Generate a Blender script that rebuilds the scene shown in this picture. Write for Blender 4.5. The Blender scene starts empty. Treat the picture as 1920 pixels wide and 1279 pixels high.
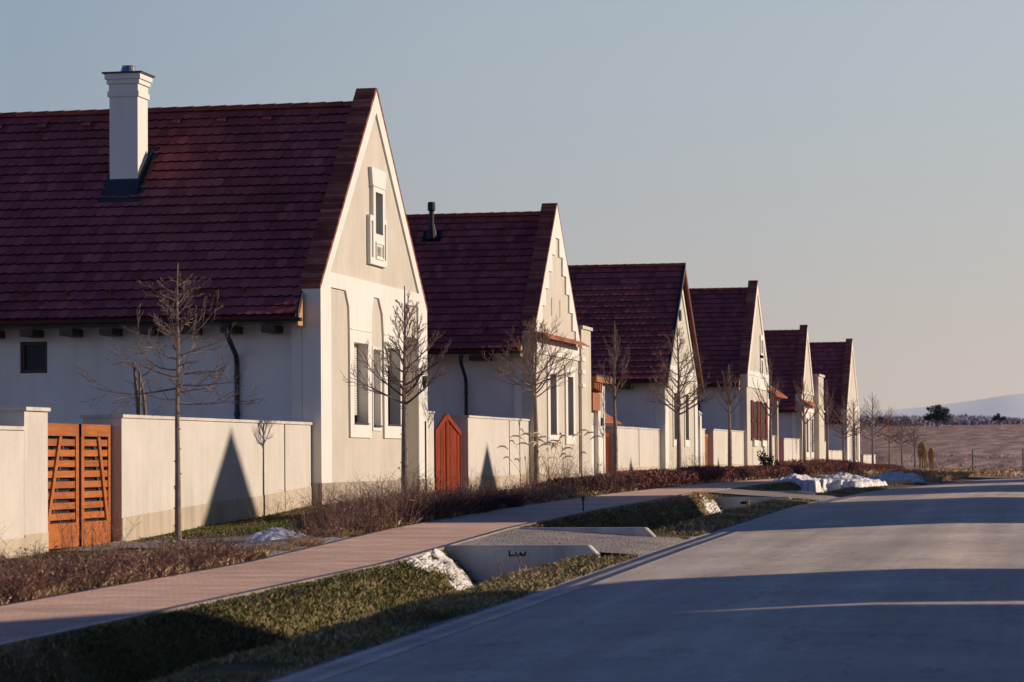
import bpy, bmesh, math, random
import numpy as np
from math import sin, cos, tan, pi, radians
from mathutils import Vector, Matrix, noise
from mathutils.geometry import tessellate_polygon

scene = bpy.context.scene
COL = scene.collection
rng = random.Random(7)
nrng = np.random.default_rng(11)

# ------------------------------------------------------------------ helpers
def ipl(v, xs, ys):
    return float(np.interp(v, xs, ys))

class MB:
    """collects polygons of one mesh, with one random value per face"""
    def __init__(s): s.v = []; s.f = []; s.r = []
    def add(s, verts, faces, r=0.5):
        o = len(s.v); s.v.extend([tuple(p) for p in verts])
        for fc in faces: s.f.append(tuple(o + i for i in fc)); s.r.append(r)
    def box(s, x0, x1, y0, y1, z0, z1, r=0.5):
        v = [(x, y, z) for x in (x0, x1) for y in (y0, y1) for z in (z0, z1)]
        s.add(v, [(0,1,3,2),(4,6,7,5),(0,4,5,1),(2,3,7,6),(0,2,6,4),(1,5,7,3)], r)
    def prism(s, poly, holes, fn, a, b, r=0.5, back=True):
        """poly and holes are 2d; fn(u,v,w) gives a 3d point; a = front depth, b = back depth"""
        loops = [poly] + list(holes)
        flat = [p for l in loops for p in l]
        tris = tessellate_polygon([[Vector((p[0], p[1], 0)) for p in l] for l in loops])
        n = len(flat)
        V = [fn(p[0], p[1], a) for p in flat] + [fn(p[0], p[1], b) for p in flat]
        F = [tuple(t) for t in tris]
        if back: F += [tuple(i + n for i in reversed(t)) for t in tris]
        o = 0
        for l in loops:
            m = len(l)
            for i in range(m):
                j = (i + 1) % m
                F.append((o+i, o+j, o+j+n, o+i+n))
            o += m
        s.add(V, F, r)
    def tube(s, pts, rad, n=6, r=0.5, cap=True):
        pts = [Vector(p) for p in pts]
        rings = []
        up = Vector((0.13, 0.21, 1)).normalized()
        for i, p in enumerate(pts):
            d = (pts[min(i+1, len(pts)-1)] - pts[max(i-1, 0)])
            d = d.normalized() if d.length > 1e-9 else Vector((0,0,1))
            a = d.cross(up)
            if a.length < 1e-3: a = d.cross(Vector((1,0,0)))
            a.normalize(); b = d.cross(a)
            rr = rad[i] if isinstance(rad, (list, tuple)) else rad
            rings.append([p + (a*cos(2*pi*k/n) + b*sin(2*pi*k/n))*rr for k in range(n)])
        V = [q for g in rings for q in g]; F = []
        for i in range(len(pts)-1):
            for k in range(n):
                k2 = (k+1) % n
                F.append((i*n+k, i*n+k2, (i+1)*n+k2, (i+1)*n+k))
        if cap:
            F.append(tuple(range(n-1, -1, -1))); F.append(tuple((len(pts)-1)*n + k for k in range(n)))
        s.add(V, F, r)
    def build(s, name, mat, parent=None, smooth=False, recalc=True, loc=None):
        me = bpy.data.meshes.new(name)
        v = s.v
        if loc is not None: v = [(p[0]-loc[0], p[1]-loc[1], p[2]-loc[2]) for p in v]
        me.from_pydata(v, [], s.f)
        me.update()
        if recalc:
            bm = bmesh.new(); bm.from_mesh(me)
            bmesh.ops.recalc_face_normals(bm, faces=bm.faces)
            bm.to_mesh(me); bm.free()
        at = me.attributes.new('rnd', 'FLOAT', 'FACE')
        at.data.foreach_set('value', s.r)
        if smooth: me.polygons.foreach_set('use_smooth', [True]*len(me.polygons))
        o = bpy.data.objects.new(name, me); COL.objects.link(o)
        me.materials.append(mat)
        if loc is not None: o.location = loc
        if parent is not None:
            o.parent = parent
            if loc is None: o.matrix_parent_inverse = parent_inv(parent)
        return o

def parent_inv(p):
    m = Matrix.Translation(world_loc(p)); return m.inverted()
def world_loc(o):
    # every object in this file is only translated
    if o.parent is None: return o.location.copy()
    return world_loc(o.parent) + o.matrix_parent_inverse.to_translation() + o.location

def tag(o, label=None, cat=None, group=None, kind=None):
    if label: o['label'] = label
    if cat: o['category'] = cat
    if group: o['group'] = group
    if kind: o['kind'] = kind
    return o
def thing(name, label, cat, loc, group=None):
    o = bpy.data.objects.new(name, None); o.empty_display_size = 0.2
    COL.objects.link(o); o.location = loc
    return tag(o, label, cat, group)

# ------------------------------------------------------------------ materials
def new_mat(name):
    m = bpy.data.materials.new(name); m.use_nodes = True
    nt = m.node_tree; bs = nt.nodes['Principled BSDF']
    return m, nt, bs
def N(nt, t, **k):
    n = nt.nodes.new(t)
    for a, b in k.items():
        if a in n.inputs: n.inputs[a].default_value = b
        else: setattr(n, a, b)
    return n
def L(nt, a, ao, b, bi): nt.links.new(a.outputs[ao], b.inputs[bi])
def c4(c): return (c[0], c[1], c[2], 1.0)
def ramp(nt, stops):
    n = nt.nodes.new('ShaderNodeValToRGB'); e = n.color_ramp.elements
    while len(e) < len(stops): e.new(0.5)
    for i, (p, c) in enumerate(stops): e[i].position = p; e[i].color = c4(c)
    return n
def mixc(nt, typ, fac, a=None, b=None):
    n = nt.nodes.new('ShaderNodeMix'); n.data_type = 'RGBA'; n.blend_type = typ
    n.inputs[0].default_value = fac
    if a is not None: n.inputs[6].default_value = c4(a)
    if b is not None: n.inputs[7].default_value = c4(b)
    return n

def stucco(name, col, var=0.10, bump=0.35, scale=60.0, dirt=0.25, rough=0.95):
    m, nt, bs = new_mat(name)
    tc = N(nt, 'ShaderNodeNewGeometry')
    n1 = N(nt, 'ShaderNodeTexNoise', Scale=0.9, Detail=5.0, Roughness=0.6); L(nt, tc, 'Position', n1, 'Vector')
    r1 = ramp(nt, [(0.3, [c*(1-var) for c in col]), (0.7, [min(1, c*(1+var*0.6)) for c in col])])
    L(nt, n1, 'Fac', r1, 'Fac')
    # run-down streaks: noise stretched along z
    mp = N(nt, 'ShaderNodeMapping'); mp.inputs['Scale'].default_value = (3.2, 3.2, 0.45); L(nt, tc, 'Position', mp, 'Vector')
    n2 = N(nt, 'ShaderNodeTexNoise', Scale=1.0, Detail=4.0); L(nt, mp, 'Vector', n2, 'Vector')
    r2 = ramp(nt, [(0.45, (1,1,1)), (0.8, (1-dirt, 1-dirt*1.05, 1-dirt*1.1))]); L(nt, n2, 'Fac', r2, 'Fac')
    mx = mixc(nt, 'MULTIPLY', 1.0); L(nt, r1, 'Color', mx, 6); L(nt, r2, 'Color', mx, 7)
    n3 = N(nt, 'ShaderNodeTexNoise', Scale=scale, Detail=3.0); L(nt, tc, 'Position', n3, 'Vector')
    r3 = ramp(nt, [(0.3, (.9,.9,.9)), (0.7, (1.04,1.04,1.04))]); L(nt, n3, 'Fac', r3, 'Fac')
    mx2 = mixc(nt, 'MULTIPLY', 1.0); L(nt, mx, 2, mx2, 6); L(nt, r3, 'Color', mx2, 7)
    L(nt, mx2, 2, bs, 'Base Color')
    bp = N(nt, 'ShaderNodeBump', Strength=bump, Distance=0.01); L(nt, n3, 'Fac', bp, 'Height'); L(nt, bp, 'Normal', bs, 'Normal')
    bs.inputs['Roughness'].default_value = rough
    bs.inputs['Specular IOR Level'].default_value = 0.15
    return m

def plain(name, col, rough=0.6, metal=0.0, var=0.15, scale=8.0, spec=0.3, bump=0.0):
    m, nt, bs = new_mat(name)
    g = N(nt, 'ShaderNodeNewGeometry')
    n1 = N(nt, 'ShaderNodeTexNoise', Scale=scale, Detail=4.0); L(nt, g, 'Position', n1, 'Vector')
    r1 = ramp(nt, [(0.3, [c*(1-var) for c in col]), (0.7, [min(1, c*(1+var)) for c in col])]); L(nt, n1, 'Fac', r1, 'Fac')
    L(nt, r1, 'Color', bs, 'Base Color')
    bs.inputs['Roughness'].default_value = rough; bs.inputs['Metallic'].default_value = metal
    bs.inputs['Specular IOR Level'].default_value = spec
    if bump:
        bp = N(nt, 'ShaderNodeBump', Strength=bump, Distance=0.01); L(nt, n1, 'Fac', bp, 'Height'); L(nt, bp, 'Normal', bs, 'Normal')
    return m

def rndmat(name, cols, rough=0.8, spec=0.2, noise_scale=1.2, noise_amt=0.35, transl=0.0):
    """colour picked by the per-face value, with slow noise over it"""
    m, nt, bs = new_mat(name)
    a = N(nt, 'ShaderNodeAttribute', attribute_name='rnd')
    r = ramp(nt, [(i/(len(cols)-1), c) for i, c in enumerate(cols)]); L(nt, a, 'Fac', r, 'Fac')
    g = N(nt, 'ShaderNodeNewGeometry')
    n1 = N(nt, 'ShaderNodeTexNoise', Scale=noise_scale, Detail=5.0, Roughness=0.6); L(nt, g, 'Position', n1, 'Vector')
    lo = 1-noise_amt; hi = 1+noise_amt*0.6
    r1 = ramp(nt, [(0.3, (lo,lo,lo)), (0.7, (hi,hi,hi))]); L(nt, n1, 'Fac', r1, 'Fac')
    mx = mixc(nt, 'MULTIPLY', 1.0); L(nt, r, 'Color', mx, 6); L(nt, r1, 'Color', mx, 7)
    L(nt, mx, 2, bs, 'Base Color')
    bs.inputs['Roughness'].default_value = rough; bs.inputs['Specular IOR Level'].default_value = spec
    return m

def wood(name, col, axis='z', rough=0.5, spec=0.35):
    m, nt, bs = new_mat(name)
    g = N(nt, 'ShaderNodeNewGeometry')
    mp = N(nt, 'ShaderNodeMapping')
    mp.inputs['Scale'].default_value = {'z': (30, 30, 1.5), 'y': (30, 1.5, 30), 'x': (1.5, 30, 30)}[axis]
    L(nt, g, 'Position', mp, 'Vector')
    n1 = N(nt, 'ShaderNodeTexNoise', Scale=1.0, Detail=5.0, Roughness=0.65, Distortion=0.6); L(nt, mp, 'Vector', n1, 'Vector')
    r1 = ramp(nt, [(0.25, [c*0.6 for c in col]), (0.55, col), (0.8, [min(1,c*1.25) for c in col])]); L(nt, n1, 'Fac', r1, 'Fac')
    n2 = N(nt, 'ShaderNodeTexNoise', Scale=1.3, Detail=3.0); L(nt, g, 'Position', n2, 'Vector')
    r2 = ramp(nt, [(0.3, (.8,.8,.8)), (0.7, (1.1,1.1,1.1))]); L(nt, n2, 'Fac', r2, 'Fac')
    mx = mixc(nt, 'MULTIPLY', 1.0); L(nt, r1, 'Color', mx, 6); L(nt, r2, 'Color', mx, 7)
    a = N(nt, 'ShaderNodeAttribute', attribute_name='rnd')
    r3 = ramp(nt, [(0, (.8,.8,.8)), (1, (1.15,1.12,1.1))]); L(nt, a, 'Fac', r3, 'Fac')
    mx2 = mixc(nt, 'MULTIPLY', 1.0); L(nt, mx, 2, mx2, 6); L(nt, r3, 'Color', mx2, 7)
    L(nt, mx2, 2, bs, 'Base Color')
    bp = N(nt, 'ShaderNodeBump', Strength=0.25, Distance=0.004); L(nt, n1, 'Fac', bp, 'Height'); L(nt, bp, 'Normal', bs, 'Normal')
    bs.inputs['Roughness'].default_value = rough; bs.inputs['Specular IOR Level'].default_value = spec
    return m

M = {}
M['beige']  = stucco('beige stucco', (0.56, 0.51, 0.445), var=.09, dirt=0.10)
M['white']  = stucco('white trim stucco', (0.72, 0.69, 0.65), var=0.04, dirt=0.08, bump=0.15)
M['side']   = stucco('pale side wall stucco', (0.74, 0.69, 0.66), var=0.07, dirt=0.09)
M['gwall']  = stucco('cream garden wall stucco', (0.60, 0.555, 0.50), var=0.09, dirt=0.13)
M['plinth'] = stucco('grey plinth render', (0.40, 0.34, 0.28), var=0.15, dirt=0.3)
M['gplinth']= stucco('wall foot render', (0.53, 0.45, 0.35), var=0.12, dirt=0.3)
M['coping'] = stucco('pale coping concrete', (0.62, 0.57, 0.5), var=0.15, dirt=0.35, bump=0.2)
M['conc']   = stucco('culvert concrete', (0.52,0.50,0.48), var=0.2, dirt=0.35, bump=0.5, scale=35)
M['tile']   = rndmat('red clay tile', [(0.04,0.013,0.018), (0.20,0.050,0.054), (0.285,0.074,0.076), (0.38,0.11,0.102)], rough=0.75, spec=0.2, noise_scale=0.35, noise_amt=0.28)  # first stop is the painted shade on the course lips
M['ridge']  = rndmat('ridge tile', [(0.20,0.045,0.035), (0.30,0.08,0.05)], rough=0.7, noise_amt=0.25)
M['coptile']= rndmat('brick coping', [(0.16,0.045,0.04), (0.24,0.07,0.055), (0.33,0.13,0.09)], rough=0.8, noise_scale=3.0)
M['orange'] = rndmat('orange clay tile', [(0.34,0.10,0.05), (0.48,0.17,0.09)], rough=0.75)
M['gutter'] = plain('dark metal gutter', (0.018,0.018,0.026), rough=0.45, spec=0.4)
M['dark']   = plain('black metal', (0.012,0.012,0.018), rough=0.5)
M['zinc']   = plain('zinc cap', (0.25,0.27,0.32), rough=0.35, metal=0.7)
M['lead']   = plain('grey flashing', (0.03,0.032,0.045), rough=0.5)
M['gatewood']= wood('orange gate boards', (0.42,0.13,0.03), 'y')
M['gatewoodv']= wood('red brown gate boards', (0.23,0.038,0.014), 'z', rough=.7, spec=.1)
M['beam']   = wood('canopy timber', (0.42,0.15,0.06), 'x')
M['barge']  = wood('brown barge board', (0.16,0.045,0.025), 'y')
M['rafter'] = wood('dark rafter', (0.05,0.028,0.025), 'x')
M['endgrain']= wood('eave end board', (0.48,0.26,0.12), 'z')
M['shutter']= wood('red shutter', (0.22,0.03,0.025), 'z')
M['frame']  = wood('brown window frame', (0.13,0.035,0.02), 'z')
M['blind']  = plain('white roller blind', (0.66,0.63,0.58), rough=0.5, var=0.04)
M['sill']   = plain('dark sill', (0.05,0.05,0.06), rough=0.4)
M['reddoor']= plain('red gate paint', (0.30,0.02,0.03), rough=0.5)
M['greenpost']= plain('green coated post', (0.02,0.06,0.045), rough=0.5)
M['bark']   = rndmat('young bark', [(0.13,0.095,0.08), (0.22,0.165,0.135), (0.32,0.24,0.19)], rough=0.9, noise_scale=9.0)
M['twig']   = rndmat('bare twig', [(0.12,0.07,0.062), (0.22,0.145,0.12), (0.36,0.26,0.2)], rough=0.85, noise_scale=4.0)
M['dry']    = rndmat('dry shrub twig', [(0.12,0.058,0.052), (0.20,0.105,0.085), (0.30,0.175,0.125), (0.48,0.34,0.22)], rough=0.9, noise_scale=1.5)
M['drydark']= rndmat('dark shrub', [(0.045,0.026,0.03), (0.09,0.042,0.042), (0.14,0.07,0.06)], rough=0.9)
M['hedge']  = rndmat('wine brown hedge', [(0.13,0.05,0.05), (0.21,0.085,0.075), (0.30,0.14,0.11)], rough=0.9, noise_scale=2.0)
M['grass']  = rndmat('winter grass blades', [(0.13,0.115,0.045), (0.21,0.175,0.075), (0.33,0.26,0.13), (0.5,0.4,0.23)], rough=0.85, noise_scale=0.7, noise_amt=0.45)
M['lawn']   = rndmat('green turf blades', [(0.07,0.085,0.024), (0.13,0.14,0.045), (0.24,0.21,0.085)], rough=0.85, noise_scale=0.9, noise_amt=0.4)
M['straw']  = rndmat('straw', [(0.28,0.165,0.085), (0.50,0.33,0.18), (0.66,0.47,0.27)], rough=0.9, noise_scale=3.0)
M['plume']  = rndmat('reed plume', [(0.6,0.47,0.32), (0.75,0.62,0.46)], rough=0.9)
M['ever']   = rndmat('dark evergreen', [(0.03,0.042,0.048), (0.045,0.06,0.058), (0.07,0.082,0.07)], rough=0.85)  # lifted and blued: haze over the distant field trees is in the colour
M['woods']  = rndmat('hazy far woods', [(0.28,0.265,0.33), (0.33,0.31,0.37), (0.38,0.35,0.39)], rough=1.0, noise_scale=0.05, noise_amt=0.2)  # distance haze mixed into the colours, paler and bluer
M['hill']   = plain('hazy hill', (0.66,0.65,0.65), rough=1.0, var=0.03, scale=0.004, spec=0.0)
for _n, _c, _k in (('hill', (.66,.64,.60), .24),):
    _b = M[_n].node_tree.nodes['Principled BSDF']; _b.inputs['Emission Color'].default_value = (*_c, 1); _b.inputs['Emission Strength'].default_value = _k   # faint glow standing in for the haze before the hills
M['plaque'] = plain('weathered number', (0.30,0.25,0.21), rough=0.9)
M['brass']  = plain('brass plate', (0.42,0.30,0.13), rough=0.4, metal=0.5)

def glass_mat():
    m, nt, bs = new_mat('window glass')
    bs.inputs['Base Color'].default_value = (0.02,0.022,0.03,1)
    bs.inputs['Roughness'].default_value = 0.08
    bs.inputs['Specular IOR Level'].default_value = 0.6
    return m
M['glass'] = glass_mat()

def snow_mat():
    m, nt, bs = new_mat('old snow')
    g = N(nt, 'ShaderNodeNewGeometry')
    n1 = N(nt, 'ShaderNodeTexNoise', Scale=3.5, Detail=8.0, Roughness=0.7); L(nt, g, 'Position', n1, 'Vector')
    r1 = ramp(nt, [(0.36, (0.34,0.29,0.25)), (0.45, (0.66,0.62,0.58)), (0.56, (0.80,0.78,0.76)), (0.7, (0.87,0.86,0.85))]); L(nt, n1, 'Fac', r1, 'Fac')
    L(nt, r1, 'Color', bs, 'Base Color')
    n2 = N(nt, 'ShaderNodeTexNoise', Scale=22.0, Detail=6.0); L(nt, g, 'Position', n2, 'Vector')
    bp = N(nt, 'ShaderNodeBump', Strength=0.6, Distance=0.03); L(nt, n2, 'Fac', bp, 'Height'); L(nt, bp, 'Normal', bs, 'Normal')
    bs.inputs['Roughness'].default_value = 0.7
    return m
M['snow'] = snow_mat()

def asphalt_mat():
    m, nt, bs = new_mat('old asphalt')
    g = N(nt, 'ShaderNodeNewGeometry')
    n1 = N(nt, 'ShaderNodeTexNoise', Scale=55.0, Detail=3.0, Roughness=0.7); L(nt, g, 'Position', n1, 'Vector')
    r1 = ramp(nt, [(0.3, (0.46,0.40,0.33)), (0.5, (0.68,0.57,0.45)), (0.72, (0.86,0.74,0.59))]); L(nt, n1, 'Fac', r1, 'Fac')
    # tyre lanes and worn streaks run along the street
    mp = N(nt, 'ShaderNodeMapping'); mp.inputs['Scale'].default_value = (1.7, 0.05, 1); L(nt, g, 'Position', mp, 'Vector')
    n2 = N(nt, 'ShaderNodeTexNoise', Scale=1.0, Detail=5.0, Roughness=0.55); L(nt, mp, 'Vector', n2, 'Vector')
    r2 = ramp(nt, [(0.3, (.72,.72,.74)), (0.7, (1.18,1.16,1.14))]); L(nt, n2, 'Fac', r2, 'Fac')
    mx = mixc(nt, 'MULTIPLY', 1.0); L(nt, r1, 'Color', mx, 6); L(nt, r2, 'Color', mx, 7)
    n3 = N(nt, 'ShaderNodeTexNoise', Scale=0.5, Detail=6.0, Roughness=0.65); L(nt, g, 'Position', n3, 'Vector')
    r3 = ramp(nt, [(0.35, (.82,.82,.84)), (0.65, (1.1,1.08,1.06))]); L(nt, n3, 'Fac', r3, 'Fac')
    mx2 = mixc(nt, 'MULTIPLY', 1.0); L(nt, mx, 2, mx2, 6); L(nt, r3, 'Color', mx2, 7)
    n5 = N(nt, 'ShaderNodeTexNoise', Scale=9.0, Detail=5.0, Roughness=0.75); L(nt, g, 'Position', n5, 'Vector')
    r5 = ramp(nt, [(0.3, (.80,.80,.81)), (0.7, (1.13,1.12,1.11))]); L(nt, n5, 'Fac', r5, 'Fac')
    mx25 = mixc(nt, 'MULTIPLY', 1.0); L(nt, mx2, 2, mx25, 6); L(nt, r5, 'Color', mx25, 7); mx2 = mx25
    # hairline cracks
    vo = N(nt, 'ShaderNodeTexVoronoi', Scale=0.42); vo.feature = 'DISTANCE_TO_EDGE'
    n4 = N(nt, 'ShaderNodeTexNoise', Scale=2.2, Detail=4.0); L(nt, g, 'Position', n4, 'Vector')
    va = nt.nodes.new('ShaderNodeVectorMath'); va.operation = 'ADD'; L(nt, g, 'Position', va, 0); L(nt, n4, 'Color', va, 1)
    L(nt, va, 0, vo, 'Vector')
    r4 = ramp(nt, [(0.0, (.2,.2,.22)), (0.012, (1,1,1))]); L(nt, vo, 'Distance', r4, 'Fac')
    mx3 = mixc(nt, 'MULTIPLY', 0.45); L(nt, mx2, 2, mx3, 6); L(nt, r4, 'Color', mx3, 7)
    L(nt, mx3, 2, bs, 'Base Color')
    rr = ramp(nt, [(0.3, (.55,.55,.55)), (0.7, (.85,.85,.85))]); L(nt, n2, 'Fac', rr, 'Fac'); L(nt, rr, 'Color', bs, 'Roughness')
    bp = N(nt, 'ShaderNodeBump', Strength=0.5, Distance=0.006); L(nt, n1, 'Fac', bp, 'Height'); L(nt, bp, 'Normal', bs, 'Normal')
    bs.inputs['Specular IOR Level'].default_value = 0.08
    return m
M['asphalt'] = asphalt_mat()

def gravel_mat(name, cols, scale=30.0):
    m, nt, bs = new_mat(name)
    g = N(nt, 'ShaderNodeNewGeometry')
    vo = N(nt, 'ShaderNodeTexVoronoi', Scale=scale); L(nt, g, 'Position', vo, 'Vector')
    sp = N(nt, 'ShaderNodeSeparateColor'); L(nt, vo, 'Color', sp, 'Color')
    r = ramp(nt, [(i/(len(cols)-1), c) for i, c in enumerate(cols)]); L(nt, sp, 0, r, 'Fac')
    n2 = N(nt, 'ShaderNodeTexNoise', Scale=1.4, Detail=5.0); L(nt, g, 'Position', n2, 'Vector')
    r2 = ramp(nt, [(0.3, (.75,.75,.75)), (0.7, (1.15,1.12,1.1))]); L(nt, n2, 'Fac', r2, 'Fac')
    mx = mixc(nt, 'MULTIPLY', 1.0); L(nt, r, 'Color', mx, 6); L(nt, r2, 'Color', mx, 7)
    L(nt, mx, 2, bs, 'Base Color')
    bp = N(nt, 'ShaderNodeBump', Strength=0.7, Distance=0.02); bp.invert = True; L(nt, vo, 'Distance', bp, 'Height'); L(nt, bp, 'Normal', bs, 'Normal')
    bs.inputs['Roughness'].default_value = 0.9; bs.inputs['Specular IOR Level'].default_value = 0.15
    return m
M['gravel'] = gravel_mat('grey brown gravel', [(0.24,0.20,0.175), (0.36,0.31,0.27), (0.50,0.44,0.385)])
M['kerb'] = stucco('road edge concrete', (0.56,0.49,0.42), var=0.2, dirt=0.35, bump=0.4, scale=40)

def paver_mat():
    m, nt, bs = new_mat('red pavers')
    g = N(nt, 'ShaderNodeNewGeometry')
    mp = N(nt, 'ShaderNodeMapping'); mp.inputs['Rotation'].default_value = (0, 0, 0); L(nt, g, 'Position', mp, 'Vector')
    br = N(nt, 'ShaderNodeTexBrick', Scale=1.0)
    br.inputs['Color1'].default_value = (0.92,0.62,0.44,1); br.inputs['Color2'].default_value = (0.78,0.50,0.365,1)
    br.inputs['Mortar'].default_value = (0.56,0.42,0.32,1)
    br.inputs['Mortar Size'].default_value = 0.008; br.inputs['Brick Width'].default_value = 0.2; br.inputs['Row Height'].default_value = 0.1
    br.inputs['Bias'].default_value = 0.1
    L(nt, mp, 'Vector', br, 'Vector')
    mq = N(nt, 'ShaderNodeMapping'); mq.inputs['Scale'].default_value = (0.5, 2.2, 1); L(nt, g, 'Position', mq, 'Vector')
    n2 = N(nt, 'ShaderNodeTexNoise', Scale=1.0, Detail=7.0, Roughness=0.7); L(nt, mq, 'Vector', n2, 'Vector')
    r2 = ramp(nt, [(0.3, (.66,.64,.64)), (0.7, (1.24,1.2,1.16))]); L(nt, n2, 'Fac', r2, 'Fac')
    mx = mixc(nt, 'MULTIPLY', 1.0); L(nt, br, 'Color', mx, 6); L(nt, r2, 'Color', mx, 7)
    n3 = N(nt, 'ShaderNodeTexNoise', Scale=40.0, Detail=3.0); L(nt, g, 'Position', n3, 'Vector')
    r3 = ramp(nt, [(0.3, (.82,.82,.82)), (0.7, (1.15,1.15,1.15))]); L(nt, n3, 'Fac', r3, 'Fac')
    mx2 = mixc(nt, 'MULTIPLY', 1.0); L(nt, mx, 2, mx2, 6); L(nt, r3, 'Color', mx2, 7)
    L(nt, mx2, 2, bs, 'Base Color')
    bp = N(nt, 'ShaderNodeBump', Strength=0.5, Distance=0.006); L(nt, br, 'Fac', bp, 'Height'); bp.invert = True; L(nt, bp, 'Normal', bs, 'Normal')
    bs.inputs['Roughness'].default_value = 0.85; bs.inputs['Specular IOR Level'].default_value = 0.2
    return m
M['paver'] = paver_mat()

def ground_mat():
    m, nt, bs = new_mat('winter ground')
    g = N(nt, 'ShaderNodeNewGeometry')
    n1 = N(nt, 'ShaderNodeTexNoise', Scale=1.1, Detail=7.0, Roughness=0.7); L(nt, g, 'Position', n1, 'Vector')
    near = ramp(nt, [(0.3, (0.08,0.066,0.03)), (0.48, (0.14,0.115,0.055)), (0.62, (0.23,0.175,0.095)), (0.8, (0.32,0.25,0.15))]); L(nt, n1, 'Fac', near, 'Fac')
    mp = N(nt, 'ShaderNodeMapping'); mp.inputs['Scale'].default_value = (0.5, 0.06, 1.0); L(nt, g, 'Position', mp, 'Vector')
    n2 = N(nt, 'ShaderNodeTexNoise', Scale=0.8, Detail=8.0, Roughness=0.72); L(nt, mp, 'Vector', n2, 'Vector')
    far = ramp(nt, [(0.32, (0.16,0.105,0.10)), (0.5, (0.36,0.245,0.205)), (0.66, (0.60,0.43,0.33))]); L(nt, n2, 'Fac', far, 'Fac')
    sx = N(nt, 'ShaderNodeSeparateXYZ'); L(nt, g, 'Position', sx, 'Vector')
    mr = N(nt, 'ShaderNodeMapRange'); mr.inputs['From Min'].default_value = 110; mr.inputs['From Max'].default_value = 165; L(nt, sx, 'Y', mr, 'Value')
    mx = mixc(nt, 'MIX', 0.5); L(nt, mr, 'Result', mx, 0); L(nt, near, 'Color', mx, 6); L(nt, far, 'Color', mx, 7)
    L(nt, mx, 2, bs, 'Base Color')
    n3 = N(nt, 'ShaderNodeTexNoise', Scale=14.0, Detail=5.0); L(nt, g, 'Position', n3, 'Vector')
    bp = N(nt, 'ShaderNodeBump', Strength=0.8, Distance=0.05); L(nt, n3, 'Fac', bp, 'Height'); L(nt, bp, 'Normal', bs, 'Normal')
    bs.inputs['Roughness'].default_value = 1.0; bs.inputs['Specular IOR Level'].default_value = 0.05
    return m
M['ground'] = ground_mat()

# ------------------------------------------------------------------ terrain
ZR = ([0,10,18,28,35,52,74,110,140,170,220], [-.32,-.27,-.2,-.06,.056,.285,.3,.25,.1,0,-.1])
ZS = ([0,10,20,31,38,45,57,72,90,120,150,200,240], [-.27,-.2,-.1,.04,.25,.36,.47,.52,.5,.45,.3,.1,0])
ZW = ([0,30,40,43.7,48.8,52,55.5,65,80,100,120,140,165,200,235], [-.4,-.3,-.18,-.12,.05,.13,.27,.3,.37,.48,.5,.45,.35,.2,0])
XE = ([0,70,80,110,140,170,200,240], [-5,-5,-4.85,-3.6,-2.4,-.5,2,6])
DRIVES = [(33.95, 38.25), (58.75, 63.6), (92.5, 97.0)]
def zr(y): return ipl(y, *ZR)
def zs(y): return ipl(y, *ZS)
def zw(y): return ipl(y, *ZW)
def xe(y): return ipl(y, *XE)
def road_z(x, y):
    s = x - xe(y)
    return zr(y) + 0.025*max(0, min(s, 3.2)) - 0.02*max(0, s-3.4)
def fieldrise(y):
    if y < 230: return 0.0
    t = min(y, 640) - 230
    return t*0.0195*min(1, t/60)
def sstep(a, b, v):
    t = max(0, min(1, (v-a)/(b-a))); return t*t*(3-2*t)
def ditch_mask(y):
    for a, b in DRIVES:
        if a <= y <= b: return 0.0
    return 1.0 - sstep(112, 125, y)
def gz(x, y):
    """height of the ground sheet"""
    e = xe(y)
    if e - 0.02 <= x: 
        if x <= e + 6.6: base = road_z(x, y) - 0.06
        else: base = road_z(e+6.6, y) - 0.02 + 0.02*min(8, x-e-6.6)
    elif x >= -7.5:
        d = ditch_mask(y); q = (x+7.5)/(e+7.5)          # 0 at the pavement, 1 at the road
        dry = zs(y)*(1-q) + zr(y)*q - 0.02
        if y < 33.97: dry -= .13*sstep(31.0, 33.6, y)*(1-q)*sstep(-7.5, -7.35, x)
        bot = zr(y) - 0.62
        if x < -6.75: w = sstep(-7.42, -6.75, x)
        elif x < -6.55: w = 1.0
        else: w = 1 - sstep(-6.55, -5.75 if e < -4.9 else e-.6, x)
        wob = 0.035*noise.noise(Vector((x*1.6, y*0.9, 3.1))) if -7.3 < x < e-0.2 else 0
        base = dry*(1-w*d) + bot*w*d + wob*d
    elif x >= -9.2: base = zs(y) - 0.05
    elif x >= -15:
        q = (x+9.2)/-5.8
        base = zs(y)*(1-q) + zw(y)*q + 0.03*noise.noise(Vector((x*0.9, y*0.7, 7.7)))*min(1, 4*q*(1-q)*4)
    else: base = zw(y) - 0.01*min(20, -15-x)
    base += fieldrise(y)
    if y > 150: base += 0.10*noise.noise(Vector((x*0.12, y*0.03, 1.3)))*sstep(150, 260, y)
    return base

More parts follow.
